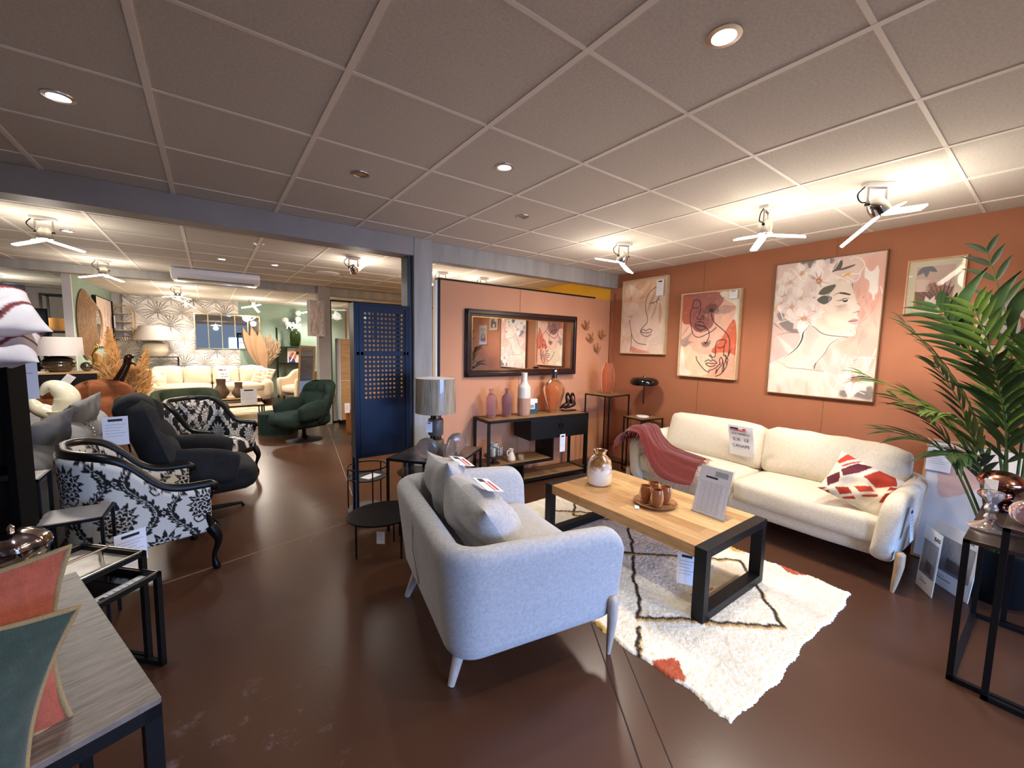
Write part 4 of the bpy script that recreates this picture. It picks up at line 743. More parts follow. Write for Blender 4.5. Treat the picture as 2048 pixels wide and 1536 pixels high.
MB().lathe(pot(sm2([(.06,0),(.066,.012),(.075,.06),(.11,.17),(.128,.255),(.122,.30),(.09,.345),(.045,.385),(.032,.42),(.033,.455)]),.004),44).build('glass_body','amberglass',T,sm=70)
MB().lathe(pot([(.035,.40),(.034,.455),(.036,.50),(.04,.516)],.004),30).build('neck','smokedark',T,sm=70); MB().box((-.015,-.037,.49),(.03,.002,.02)).build('paper_label','paper',T)
mat('smokedark',(52,34,26),.1,trans=.3)
T=thing('bird_sculpture','glossy bronze sculpture of two pelicans at the right end of the console','sculpture',(3.49,3.555,.7305),-15)
MB().box((0,0,.008),(.17,.08,.016)).build('plinth','bronze',T,bevel=.004)
for k,(x,y) in enumerate(((-.03,.012),(.02,-.015))):
    m=MB(); m.tube(smooth([(x-.085,y,.03),(x-.05,y,.05),(x,y,.07),(x+.03,y,.09),(x+.012,y,.13),(x+.0,y,.165),(x+.012,y,.20),(x+.035,y,.205)],5),np.interp(np.linspace(0,1,36),[0,.2,.4,.5,.6,.75,.88,1],[.006,.028,.036,.03,.018,.014,.02,.012]),12)
    m.build('pelican_body','bronze',T,sm=70); MB().tube([(x+.035,y,.2),(x+.05,y,.15),(x+.056,y,.105)],[.01,.008,.003],8).build('beak','bronze',T)
mat('bronze',(58,38,28),.18,metal=.7)
# shelf items
T=thing('cake_stand','dark wooden cake stand on the console middle shelf, holding candle glasses','stand',(2.395,3.535,.2505)); MB().lathe([(.001,0),(.06,0),(.055,.01),(.025,.02),(.022,.065),(.04,.075),(.11,.078),(.112,.092),(.001,.092)],36).build('stand_dish','darkwood',T,sm=50)
mat('darkwood',(62,40,30),.4)
for x,y,rr,hh,m_,lb in((2.35,3.50,.034,.09,'tealpat','small patterned candle glass, left on the cake stand'),(2.42,3.58,.042,.12,'greypat','tall grey candle glass at the back of the cake stand'),(2.43,3.495,.036,.09,'checkpat','black and white chequered candle glass, right on the cake stand')):
    one('candle_glass',lb,'candle holder',(x,y,.343),MB().lathe(pot([(rr*.9,0),(rr,.006),(rr,hh)],.003),28),m_)
def checker(name,c1,c2,sc):
    m=mat(name,c1,.4); nt=m.node_tree;N=nt.nodes;Lk=nt.links.new; tc=N.new('ShaderNodeTexCoord'); v=N.new('ShaderNodeTexVoronoi'); v.inputs['Scale'].default_value=sc; v.inputs['Randomness'].default_value=.25; v.feature='DISTANCE_TO_EDGE'; Lk(tc.outputs['Object'],v.inputs[0]); rp=N.new('ShaderNodeValToRGB'); e=rp.color_ramp.elements; e[0].position=.10;e[0].color=L4(c1);e[1].position=.14;e[1].color=L4(c2);Lk(v.outputs[0],rp.inputs[0]);Lk(rp.outputs[0],N['Principled BSDF'].inputs['Base Color'])
checker('checkpat',(232,228,220),(30,30,32),55); checker('tealpat',(200,196,186),(120,112,100),70); checker('greypat',(214,210,204),(150,146,142),60)
T=thing('ceramic_jug','small white ceramic jug with a handle on the console middle shelf','jug',(2.60,3.51,.2505)); MB().lathe(pot(sm2([(.036,0),(.046,.01),(.048,.03),(.034,.075),(.022,.10),(.024,.125),(.028,.135)]),.004),28).build('jug_body','creamglaze',T,sm=60); MB().tube(smooth([(-.022,0,.12),(-.05,0,.115),(-.055,0,.08),(-.036,0,.06)],6),.006,8).build('handle','creamglaze',T)
T=thing('jar_candle','small glass jar candle right of the white jug','candle',(2.72,3.49,.2505)); MB().lathe(pot([(.034,0),(.036,.004),(.036,.06)],.003),28).build('glass_jar','clear',T); MB().lathe([(.001,.005),(.031,.005),(.031,.042),(.001,.042)],24).build('wax','wax',T)
mat('wax',(226,214,170),.5)
# ---------------------------------------------------------------- corner stands, mushroom lamp
def stand(name,label,loc,rz,w,d,h,bw=.014,top='recycled',group=None,floorrail=True,topth=.018,cat='side table'):
    T=thing(name,label,cat,loc,rz,group); g=MB()
    for x in(-1,1):
        for y in(-1,1): g.bar((x*(w/2-bw/2),y*(d/2-bw/2),0),(x*(w/2-bw/2),y*(d/2-bw/2),h-.002),bw)
    for y in(-1,1):
        g.bar((-w/2,y*(d/2-bw/2),h-bw/2-.002),(w/2,y*(d/2-bw/2),h-bw/2-.002),bw)
    for x in(-1,1):
        g.bar((x*(w/2-bw/2),-d/2,h-bw/2-.002),(x*(w/2-bw/2),d/2,h-bw/2-.002),bw)
        if floorrail: g.bar((x*(w/2-bw/2),-d/2,bw/2),(x*(w/2-bw/2),d/2,bw/2),bw)
    g.build('frame','blackmetal',T); MB().bb((-w/2+bw*.6,-d/2+bw*.6,h-topth),(w/2-bw*.6,d/2-bw*.6,h)).build('tabletop',top,T); return T
stand('plant_stand','tall black metal stand with a wooden top in the corner, under the orange vase',(4.04,3.43,0),4,.42,.38,.92)
stand('side_table','lower black metal side table with a wooden top behind the long sofa arm',(4.22,3.01,0),-8,.36,.30,.67)
one('glass_vase','tall ribbed orange glass vase on the tall corner stand','vase',(4.06,3.45,.9205),MB().lathe(pot(sm2([(.06,0),(.072,.01),(.085,.10),(.09,.20),(.084,.29),(.062,.345),(.056,.36),(.06,.385)]),.004),44,wob=lambda a,z:1+.008*np.cos(z*260)),'orangeglass',sm=80)
T=thing('table_lamp','small black mushroom table lamp with brass stem on a white marble foot','lamp',(4.22,3.02,.671))
MB().lathe([(.001,0),(.075,0),(.078,.006),(.075,.014),(.02,.02),(.001,.022)],36).build('lamp_base','whitegloss',T,sm=60); MB().rod((0,0,.02),(0,0,.16),.006).build('brass_stem','brass',T); MB().rod((0,0,.16),(0,0,.40),.009).build('stem','blackgloss',T)
MB().lathe(sm2([(.02,.392),(.12,.385),(.155,.395),(.168,.42),(.155,.455),(.11,.48),(.04,.488),(.001,.489)],5),48).build('lamp_shade','blackgloss',T,sm=80); MB().lathe([(.001,.488),(.016,.488),(.016,.505),(.001,.507)],20).build('finial','brass',T)
MB().tube(smooth([(.07,-.01,.008),(.11,-.03,.006),(.14,.02,.005),(.15,.10,.0),(.16,.14,-.08),(.17,.10,-.12)],6),.004,6).build('cable','black',T)
T=thing('wall_socket','white plug adapter on the terracotta wall behind the low side table','socket',(PW(2.93)-.001,2.90,.47),RW); MB().bb((-.045,-.03,0),(.045,0,.06)).build('socket_body','white',T,bevel=.006)
# ---------------------------------------------------------------- palm in a black pot
T=thing('potted_palm','tall artificial palm in a black pot at the right, behind the nest of black tables','plant',(3.86,.14,0))
MB().lathe(pot([(.115,0),(.125,.01),(.148,.30),(.155,.31),(.155,.335)],.01),36).build('pot','black',T,sm=50); MB().lathe([(.001,.27),(.138,.27),(.138,.285),(.001,.30)],24).build('soil','soil',T)
mat('soil',(40,30,24),.95); mat('palm',(84,108,44),.42,var=.25,vs=5,spec=.4); mat('palm2',(44,64,34),.42,var=.25,vs=5,spec=.4); mat('palmstem',(74,92,44),.6)
def frond(tip,via,base,nl,ll,m,seed,parent,start=.36,lw=.032,sag=.07):
    g=np.random.default_rng(seed); C=smooth([base,via,tip],20); n=len(C); rad=np.interp(np.linspace(0,1,n),[0,1],[.009,.002])
    o=MB().tube(C,rad,6).build('frond_stem','palmstem',parent,sm=180)
    mb=MB(); Tn=np.gradient(C,axis=0);Tn/=np.linalg.norm(Tn,axis=1)[:,None]
    side=np.cross(Tn[n//2],[0,0,1.]); 
    if np.linalg.norm(side)<.3: side=np.array([0,1.,0])
    side/=np.linalg.norm(side)
    nl=int(nl*.9); ll*=.9
    for k in range(nl):
        q=start+(1-start)*(k+.5)/nl; i=min(int(q*(n-1)),n-1); p=C[i]; t=Tn[i]; L=ll*(.55+.45*math.sin(PI*min(1,(q-start)/(1-start)*.9+.12)))*g.uniform(.85,1.1)
        for s_ in(-1,1):
            sd=side-t*(side@t); sd/=np.linalg.norm(sd); d=t*.86+sd*s_*.50+np.array([0,0,.04+g.normal()*.10]); d/=np.linalg.norm(d); nn=np.cross(d,t);nn/=np.linalg.norm(nn)+1e-9; wdir=np.cross(nn,d)
            G=[]
            for j in range(8):
                u_=j/7; c=p+d*L*u_+np.array([0,0,-1])*(sag*u_**2*L*4+.0)+g.normal(size=3)*.0; w=lw*max(.04,math.sin(PI*min(1,u_**.7*1.0))*.9+.08*(1-u_)) if u_<1 else .001
                G.append([c-wdir*w/2+nn*w*.12,c,c+wdir*w/2+nn*w*.12])
            mb.grid(np.array(G))
    mb.build('leaflets',m,o,sm=180)
B=np.array([0,0,.28]); PX,PY=3.86,.14
fr=[((3.72,.87,1.36),(3.82,.40,1.05),15,.34,'palm'),((3.78,.68,1.72),(3.84,.33,1.15),16,.34,'palm2'),((3.70,.52,1.80),(3.82,.28,1.30),16,.36,'palm2'),((3.85,.36,2.16),(3.88,.20,1.45),9,.30,'palm2'),((3.60,.36,1.80),(3.78,.2,1.2),14,.36,'palm'),((3.62,.10,1.55),(3.80,.12,1.1),16,.36,'palm'),((3.66,.70,.98),(3.80,.42,.86),13,.32,'palm2'),((3.45,.5,1.18),(3.72,.30,1.0),16,.34,'palm'),((3.6,-.35,1.7),(3.8,-.1,1.2),14,.36,'palm2'),((3.95,-.5,1.5),(3.9,-.15,1.2),12,.36,'palm'),((3.45,-.2,1.3),(3.7,0,1.05),14,.34,'palm'),((4.02,.55,1.45),(3.95,.35,1.05),12,.30,'palm2'),((3.72,.60,1.25),(3.82,.33,.9),16,.34,'palm'),((3.55,.25,1.45),(3.75,.18,1.05),16,.36,'palm2'),((3.35,.36,.93),(3.62,.26,.86),14,.30,'palm2'),((3.95,.05,1.75),(3.9,.1,1.2),14,.34,'palm'),((4.0,.75,1.2),(3.95,.45,.95),12,.28,'palm2')]
for k,(tp,vi,nl,ll,m) in enumerate(fr):
    b_=B+np.array([math.cos(k*2.4)*.04,math.sin(k*2.4)*.04,0]); frond(np.array(tp)-[PX,PY,0],np.array(vi)-[PX,PY,0],b_,nl,ll,m,k,T)
# big dark blades standing at the top
m=MB()
for (p0,p1,w) in(((3.80,.42,1.55),(3.72,.33,2.02),.07),((3.8,.36,1.5),(3.70,.44,1.88),.06),((3.78,.30,1.52),(3.66,.40,1.72),.07),((3.78,.26,1.6),(3.70,.2,1.98),.06),((3.72,.2,1.6),(3.6,.10,1.95),.06)):
    p0=np.array(p0)-[PX,PY,0];p1=np.array(p1)-[PX,PY,0]; G=[]; d=p1-p0
    for j in range(10):
        u_=j/9; c=p0+d*u_+np.array([0,.05*math.sin(PI*u_),.02*math.sin(PI*u_)]); ww=w*math.sin(PI*min(.99,u_*.92+.06)); G.append([c+[0,-ww/2,0],c+[.01,0,0],c+[0,ww/2,0]])
    m.grid(np.array(G))
m.build('broad_leaves','palm2',T,sm=180)
# ---------------------------------------------------------------- leaning art and boards
def art_big():
    c=Cv(.6,.84,(222,216,210),.005); c.fill([(.13,.55),(.13,.95),(.3,.98),(.5,.9),(.52,.74),(.35,.6)],(222,182,168),1,sm=4); c.fill([(.1,.02),(.25,.2),(.5,.28),(.8,.24),(.95,.1),(.9,0)],(120,50,42),1,sm=3)
    for k in range(4): c.line([(.1,.05+.04*k),(.4,.17+.02*k),(.9,.02+.03*k)],.008,(214,180,160),1)
    c.line([(.95,.62),(.7,.5),(.6,.4),(.66,.3),(.85,.34)],.006,(90,80,76),1); c.line([(.66,.6),(.85,.66)],.005,(90,80,76)); return c
framed('framed_picture','big pine-framed abstract print leaning on the wall behind the palm','picture',(PW(.27)-.16,.27,.002),RW,.62,.885,art_big(),'framepine',.018,.02,0,False,tilt=-9)
t=tagpaper('price_tag','white price tag on the top corner of the leaning pine-framed print',(PW(.5)-.087,.50,.65),RW,.13,.165); t.rotation_euler=(math.radians(-9),0,math.radians(RW))
def board(label,p0,p1,h,tilt,mir):
    p0=np.array(p0);p1=np.array(p1); c=(p0+p1)/2; w=float(np.linalg.norm(p1-p0)); rz=math.degrees(math.atan2(p1[1]-p0[1],p1[0]-p0[0]))
    t=thing('display_board',label,'display board',(c[0],c[1],.001),rz); t.rotation_euler=(math.radians(tilt),0,math.radians(rz))
    MB().bb((-w/2,-.002,0),(w/2,.002,h)).build('board','white',t); cv=Cv(w*.86,h*.55,(150,146,146),.006); cv.fill([(0,0),(1,0),(1,.45),(0,.3)],(112,108,112),1,soft=.1); cv.fill([(.4,.1),(.8,.1),(.8,.4),(.4,.45)],(84,72,66),1,soft=.02); cv.noise(.05,20)
    cv.mesh(-.003).build('printed_photo','paint_print',t,loc=(0,0,h*.25)); text('lettering','BAS',.035,'ink',t,(w*.28,-.0035,h*.86),rot3(90,0,0)); MB().bb((-w*.3,-.0035,h*.12),(w*.1,-.0025,h*.14)).bb((-w*.3,-.0035,h*.17),(-w*.05,-.0025,h*.18)).build('printed_lines','greyink',t)
board('folded white display board with a grey photo standing beside the long sofa leg',(3.68,.47),(3.53,.375),.40,-3,0)
board('second white display board standing behind the folded one, before the leaning print',(3.86,.46),(3.63,.235),.40,-6,0)
# ---------------------------------------------------------------- nest of tall black tables at the right
def nest(label,x0,x1,y0,y1,h,b=.022):
    T=thing('nesting_table',label,'table',((x0+x1)/2,(y0+y1)/2,0),0,'nest of black tables at the right'); w,d=x1-x0,y1-y0; g=MB()
    for x in(-1,1):
        for y in(-1,1): g.bar((x*(w/2-b/2),y*(d/2-b/2),0),(x*(w/2-b/2),y*(d/2-b/2),h-.002),b)
        g.bar((x*(w/2-b/2),-d/2,b/2),(x*(w/2-b/2),d/2,b/2),b)
    g.bar((-w/2,d/2-b/2,b/2),(w/2,d/2-b/2,b/2),b) if h<.7 else g.bar((-w/2,-d/2+b/2,b/2),(w/2,-d/2+b/2,b/2),b)
    g.build('frame','blackmetal',T); MB().bb((-w/2,-d/2,h-.018),(w/2,d/2,h)).build('tabletop','darktop',T,bevel=.001); return T
mat('darktop',(58,48,44),.25,var=.2,vs=6)
nest('lower dark-topped black table of the right-hand nest, holding the glass candlestick',2.695,3.50,-.45,.212,.68)
nest('higher dark-topped black table of the right-hand nest at the frame edge',2.66,3.53,-.62,.103,.782)
T=thing('candlestick','clear pressed-glass candlestick on the lower right table','candlestick',(2.93,.155,.681)); MB().lathe(sm2([(.001,.0),(.064,.0),(.066,.012),(.04,.028),(.018,.045),(.022,.06),(.014,.08),(.024,.10),(.016,.125),(.03,.15),(.036,.165),(.036,.185)],3)+[(.018,.185),(.015,.16),(.001,.16)],12).build('glass_stem','clear',T,sm=20)
T=thing('ribbed_ball','ribbed rose-gold metal ball ornament with a white label behind the glass candlestick','ornament',(3.38,.155,.681)); MB().lathe(sm2([(.001,0),(.045,0),(.05,.01),(.03,.02),(.07,.05),(.082,.075),(.06,.10),(.085,.13),(.088,.155),(.06,.19),(.02,.205),(.001,.206)],4),60,wob=lambda a,z:1+.02*np.cos(a*30+z*60)).build('ball_body','copper',T,sm=80); MB().box((-.09,.03,.14),(.002,.05,.06),rz=-20).build('paper_label','paper',T)
one('glass_ball','small pink glass ball on the higher right table at the frame edge','ornament',(2.76,.045,.7825),MB().ball((0,0,.055),.055),'pinkglass',sm=180)
# ---------------------------------------------------------------- blue perforated cabinet
T=thing('metal_cabinet','tall navy blue metal cabinet with a perforated door on slim legs, beside the grey post','cabinet',(.96,3.50,0)); w,d,z0,z1=.488,.13,.52,1.832
g=MB(); g.bb((0,0,z0),(.02,d,z1)).bb((w-.02,0,z0),(w,d,z1)).bb((.02,0,z1-.02),(w-.02,d,z1)).bb((.02,0,z0),(w-.02,d,z0+.02)).bb((.02,0,1.40),(w-.02,d,1.41)).bb((.02,0,.98),(w-.02,d,.99)); g.build('cabinet_body','navy',T,bevel=.002)
g=MB(); x0,x1=.075,w-.065; px_=.034; nx=int((x1-x0)/px_); px_=(x1-x0)/nx
def perf(za,zb):
    nz=int((zb-za)/px_); pz=(zb-za)/nz; a8=np.arange(8)*PI/4+PI/8; sqr=np.array([(1,.414),(.414,1),(-.414,1),(-1,.414),(-1,-.414),(-.414,-1),(.414,-1),(1,-.414)])
    for i in range(nx):
        for j in range(nz):
            c=np.array([x0+(i+.5)*px_,0,za+(j+.5)*pz]); r_=.30*px_ 
            o=[(c[0]+sx*px_/2,0,c[2]+sz*pz/2) for sx,sz in sqr]; q=[(c[0]+r_*math.cos(a),0,c[2]+r_*math.sin(a)) for a in a8]
            g.add(np.array(o+q),[(k,(k+1)%8,8+(k+1)%8,8+k) for k in range(8)])
            g.add(np.array([(c[0]-px_/2,0,c[2]-pz/2),(c[0]+px_/2,0,c[2]-pz/2),(c[0]+px_/2,0,c[2]+pz/2),(c[0]-px_/2,0,c[2]+pz/2)]+[o[k] for k in range(8)]),[(0,9,10),(1,10,11)] and [(0,8,9),(1,10,11),(2,4,5),(3,6,7)])
perf(1.02,1.40); perf(1.425,1.765)
g.bb((.02,-.001,z0+.02),(w-.02,.003,1.02)).bb((.02,-.001,1.765),(w-.02,.003,z1-.02)).bb((.02,-.001,1.40),(w-.02,.003,1.425)).bb((.02,-.001,1.02),(x0,.003,1.765)).bb((x1,-.001,1.02),(w-.02,.003,1.765))
dd=g.build('door','navy',T); MB().bb((.04,-.008,z0+.04),(.05,-.001,z1-.03)).bb((w-.05,-.008,z0+.04),(w-.04,-.001,z1-.03)).build('door_edge','navy',dd)
for x in(.012,w-.012):
    for y in(.012,d-.012): MB().bar((x,y,0),(x,y,z0),.022).build('leg','navy',T)
# ---------------------------------------------------------------- round and square metal side tables in the middle
def disc_table(name,label,loc,r_,h,legs,ring=False,topm='blackmetal',sx=1):
    T=thing(name,label,'side table',loc,0); 
    m=MB().lathe([(.001,h-.012),(r_-.002,h-.012),(r_,h-.006),(r_,h),(.001,h)],48)
    for V in m.V: V[:,0]*=sx
    m.build('tabletop',topm,T,sm=50)
    for k in range(legs):
        a=k*2*PI/legs+.9; MB().tube([(r_*.75*sx*math.cos(a),r_*.75*math.sin(a),0),(r_*.75*sx*math.cos(a),r_*.75*math.sin(a),h-.012)],.007,8).build('leg','blackmetal',T)
    return T
disc_table('oval_table','low oval black side table with a hanging white tag in front of the blue cabinet',(.955,2.80,0),.215,.30,3,sx=1.18)
tagpaper('price_tag','small blank white tag hanging below the low oval black table',(.87,2.62,.165),-40,.055,.085,logo=False)
disc_table('round_table','small round dark brown side table half hidden behind the small sofa',(1.46,3.40,0),.17,.36,3,topm='darktop')
disc_table('round_table','lowest round grey side table behind the back of the small sofa',(1.24,2.98,0),.13,.17,3,topm='darkgreytop')
mat('darkgreytop',(84,84,84),.35)
T=thing('ring_table','black ring-edged round table under the blue cabinet','side table',(1.10,3.66,0)); a=np.linspace(0,2*PI,40,endpoint=False)
MB().tube(np.c_[.17*np.cos(a),.17*np.sin(a),np.full(40,.40)],.008,8,closed=True).build('top_ring','blackmetal',T); MB().lathe([(.001,.30),(.168,.30),(.172,.31),(.001,.31)],40).build('tabletop','black',T); MB().lathe([(.001,.0),(.168,.0),(.172,.012),(.001,.012)],40).build('foot_plate','darkgreytop',T)
for k in range(3): a_=k*2.09+.5; MB().rod((.17*math.cos(a_),.17*math.sin(a_),.01),(.17*math.cos(a_),.17*math.sin(a_),.40),.006).build('leg','blackmetal',T)
one('paper_slip','white paper slip lying on the black ring-edged table','price tag',(1.12,3.62,.311),MB().box((0,0,.001),(.10,.16,.0015),rz=-60),'paper')
T=stand('side_table','square dark metal side table holding the taupe lamp beside the grey post',(1.50,3.07,0),37.5,.60,.58,.60,bw=.018,top='zinc',topth=.012,floorrail=False)
mat('zinc',(112,104,98),.28,metal=.75,var=.3,vs=7)
T=thing('table_lamp','table lamp with a shiny taupe drum shade on stacked grey cylinders','lamp',(1.455,3.00,.601))
MB().lathe([(.001,0),(.062,0),(.065,.004),(.065,.125),(.06,.13),(.001,.13)],36).build('lower_cylinder','greyceramic',T,sm=50); MB().lathe([(.04,.13),(.046,.132),(.046,.165),(.04,.168)],30).build('metal_band','pewter',T,sm=50); MB().lathe([(.001,.167),(.056,.167),(.061,.175),(.061,.295),(.055,.302),(.001,.302)],36).build('upper_cylinder','greyceramic',T,sm=50); MB().lathe([(.035,.30),(.042,.303),(.042,.34),(.03,.345),(.001,.345)],30).build('metal_neck','pewter',T,sm=50); MB().rod((0,0,.34),(0,0,.50),.006).build('pole','brass',T)
MB().lathe([(.163,.352),(.161,.630),(.158,.630),(.160,.352)],48).build('lamp_shade','taupeshade',T,sm=60); MB().lathe([(.157,.629),(.001,.61)],40).build('shade_lining','white',T,sm=60)
mat('taupeshade',(160,146,126),.22,coat=.6,var=.25,vs=14,stretch=(8,8,.4)); mat('greyceramic',(84,80,74),.4); mat('pewter',(120,108,92),.15,metal=1)
tagpaper('price_tag','small printed tag tied to the left of the taupe lamp neck',(1.385,2.975,.80),-37,.05,.085)
def shelldisc(label,loc,r_,rz,m):
    T=thing('glass_shell',label,'ornament',loc,rz,'ribbed glass discs on the metal table'); 
    a=np.arange(72)*2*PI/72; t_=np.linspace(-PI/2+.03,PI/2-.03,14); G=np.stack([r_*np.cos(t_)[:,None]*np.cos(a),r_*.30*np.sin(t_)[:,None]*np.ones(72),r_*(1+.0*np.cos(a))*np.cos(t_)[:,None]*np.sin(a)],-1)
    G*= (1+.03*np.cos(a*24)[None,:,None]*np.cos(t_)[:,None,None]); G[...,2]+=r_*1.0
    MB().grid(G,cv=True,capu=True).build('ribbed_disc',m,T,sm=180); MB().lathe([(.001,0),(.03,0),(.028,.012),(.001,.014)],20).build('foot','smokeglass',T)
shelldisc('ribbed smoky glass disc left of the taupe lamp',(1.345,2.93,.601),.085,-30,'smokeglass'); shelldisc('ribbed smoky glass disc right of the taupe lamp, nearest the sofa',(1.50,2.83,.601),.078,30,'smokeglass'); shelldisc('ribbed smoky glass disc farthest right and back on the metal table',(1.63,2.97,.601),.085,-10,'smokeglass')
tagpaper('price_tag','long white tag hanging from the right corner of the square metal table',(1.905,3.03,.42),20,.03,.14,logo=False)
# ---------------------------------------------------------------- foreground table with two piped cushions
def oriented(T,az): T.rotation_euler=(0,0,math.radians(az))
T=thing('slate_table','grey-brown grained table with a black steel frame in the near left corner','table',(-.115,1.115,0),19.1)
# local x = along the near edge to the left is negative, local y = away from the camera
w,d,h,b=.62,.84,.72,.03; g=MB()
for x in(-w+b/2,-b/2):
    for y in(b/2,d-b/2): g.bar((x,y,0),(x,y,h-.012),b)
for x in(-w+b/2,-b/2): g.bar((x,0,h-.03),(x,d,h-.03),b)
for y in(b/2,d-b/2): g.bar((-w,y,h-.03),(0,y,h-.03),b)
g.build('frame','blackmetal',T); MB().bb((-w,0,h-.016),(0,d,h)).build('tabletop','slatewood',T,bevel=.002)
def slate():
    m=mat('slatewood',(130,120,112),.42,var=.28,vs=9,bump=.35,bs=26,stretch=(1.2,9,1))
slate()
def piped(name,label,loc,rz,ry,rx,w,h,t,m,seed):
    T=thing(name,label,'cushion',loc,0); R=rot3(0,0,rz)@rot3(rx,0,0)@rot3(0,ry,0)
    MB().pillow((0,0,0),w,h,t,R=R,seed=seed,crease=.008,n=30,pinch=.11).build('cushion_cover',m,T,sm=180)
    a=np.linspace(-1,1,24); P=[]
    for sx,sz in [(q,-1) for q in a]+[(1,q) for q in a[1:]]+[(q,1) for q in a[::-1][1:]]+[(-1,q) for q in a[::-1][1:-1]]:
        P.append((sx*w/2*(1-.11*(1-sz**2)*sx**2*1.2),0,sz*h/2*(1-.11*(1-sx**2)*sz**2*1.2)))
    MB().tube(np.array(P)@R.T,.0055,6,closed=True).build('piping','piping',T,sm=180)
mat('coral',(186,98,76),.95,var=.10,vs=50,bump=.3,bs=280,sheen=.2); mat('teal',(62,80,74),.95,var=.12,vs=50,bump=.3,bs=280,sheen=.2); mat('piping',(168,146,104),.8,bump=.4,bs=300)
piped('scatter_cushion','coral cushion with beige piping on the near left table, behind the teal one',(-.448,1.10,.90),24,4,-6,.42,.36,.12,'coral',1)
piped('scatter_cushion','teal cushion with beige piping at the very front of the near left table',(-.425,.985,.885),24,17,-10,.38,.32,.11,'teal',2)
# ---------------------------------------------------------------- nest of two tray tables
def traytable(label,corner,az,w,d,h,inset,rim=.022,b=.022,rimm='blackmetal',bars=False):
    T=thing('tray_table',label,'side table',(corner[0],corner[1],0),az,'black tray tables'); g=MB()
    for x in(-w+b/2,-b/2):
        for y in(b/2,d-b/2): g.bar((x,y,0),(x,y,h-.004),b)
        g.bar((x,0,b/2),(x,d,b/2),b)
    for x in(-w+b/2,-b/2): g.bar((x,0,h-b/2),(x,d,h-b/2),b)
    for y in(b/2,d-b/2): g.bar((-w,y,h-b/2),(0,y,h-b/2),b)
    g.build('frame','blackmetal',T); MB().bb((-w+b,b,h-.03),(-b,d-b,h-.022)).build('tray_inset',inset,T)
    g=MB()
    for A_,B_ in(((-w+.006,.006,h-.002),(-.006,.012,h+.004)),((-w+.006,d-.012,h-.002),(-.006,d-.006,h+.004)),((-w+.006,.006,h-.002),(-w+.012,d-.006,h+.004)),((-.012,.006,h-.002),(-.006,d-.006,h+.004))): g.bb(A_,B_)
    g.build('bright_rim','aluminium',T)
    return T
mat('traymarble',(150,140,126),.3,var=.2,vs=12); mat('blackmirror',(14,13,13),.06,coat=.5)
traytable('lower black-mirrored tray table with a price sheet on it, beside the near left table',(-.216,2.361),44,.44,.40,.45,'blackmirror')
traytable('higher tray table with a marbled inset and chrome handles, over the lower one',(-.271,2.44),44,.46,.36,.53,'traymarble')
T=thing('price_sheet','long white price sheet lying on the lower tray table','price tag',(-.335,2.315,.4285),44); MB().bb((-.10,-.045,0),(.10,.045,.0015)).build('sheet','paper',T); MB().bb((-.085,-.03,.0016),(-.065,.02,.0022)).build('logo_bar','ink',T)
k=MB()
for i in range(5): k.bb((-.05+.025*i,-.035,.0016),(-.046+.025*i,.03,.002))
k.build('printed_lines','greyink',T)
tagpaper('price_tag','white price sheet hanging from the far side of the tray tables',(-.36,2.73,.36),30,.13,.17)
T=bpy.data.objects.new('chrome_rail',None); COL.objects.link(T); T.location=(-.50,2.42,.5085); T.rotation_euler=(0,0,math.radians(44)); tag(T,'small chrome rail standing on the marbled tray table','ornament'); g=MB(); g.tube([(-.13,0,.05),(.13,0,.05)],.006,8); g.build('rail','chrome',T)
for x in(-.1,.1): MB().rod((x,0,0),(x,0,.05),.008).build('rail_post','chrome',T)
T=thing('candle_holder','small cut-crystal candle holder on the marbled tray table','candle holder',(-.515,2.22,.5085)); MB().lathe([(.001,0),(.035,0),(.036,.01),(.012,.03),(.034,.05),(.02,.07),(.034,.09),(.012,.105),(.012,.12),(.001,.12)],8).build('crystal','crystal',T,sm=10)
mat('crystal',(210,208,210),.06,trans=.5,metal=.3)
T=thing('lidded_bowl','chrome lidded bowl on a stem, at the left behind the coral cushion','bowl',(-.665,2.43,.53)); fl=lambda a,z:1+.035*np.cos(a*9+z*30)
MB().lathe([(.001,0),(.045,0),(.046,.006),(.012,.02),(.01,.05)],24).build('foot','chrome',T); MB().lathe(sm2([(.01,.05),(.06,.065),(.098,.10),(.108,.135)],5)+[(.1,.137),(.001,.1)],54,wob=fl).build('bowl_body','hammered',T,sm=80); MB().lathe(sm2([(.108,.138),(.100,.165),(.065,.19),(.02,.20),(.001,.20)],5),54,wob=fl).build('lid','hammered',T,sm=80); MB().lathe([(.001,.199),(.01,.2),(.012,.215),(.004,.225),(.001,.228)],14).build('finial','chrome',T)
mat('hammered',(190,176,172),.12,metal=1,var=.35,vs=18)
stand('side_table','small square grey-topped side table before the near damask armchair',(-.575,2.885,0),-2,.245,.235,.62,bw=.014,top='greytop',topth=.012,floorrail=False)
stand('side_table','white-topped narrow side table behind the small square one at the left',(-.80,3.06,0),0,.19,.20,.80,bw=.014,top='greytop',topth=.012,floorrail=False)
mat('greytop',(150,144,142),.35,var=.08,vs=5)
mat('deadblack',(9,8,8),.8,spec=.1)
T=thing('shelf_tower','black shelf tower at the far left edge carrying cushions','shelving',(-.90,2.74,0)); g=MB(); g.bb((-.215,-.12,0),(-.19,.10,1.378)).bb((.19,-.12,0),(.215,.10,1.378)).build('side_panel','deadblack',T,bevel=.002); MB().bb((-.19,.085,0),(.19,.10,1.36)).build('back_panel','black',T)
for z in(.04,.45,.9,1.366): MB().bb((-.19,-.12,z-.012),(.19,.085,z+.012)).build('shelf','black',T)
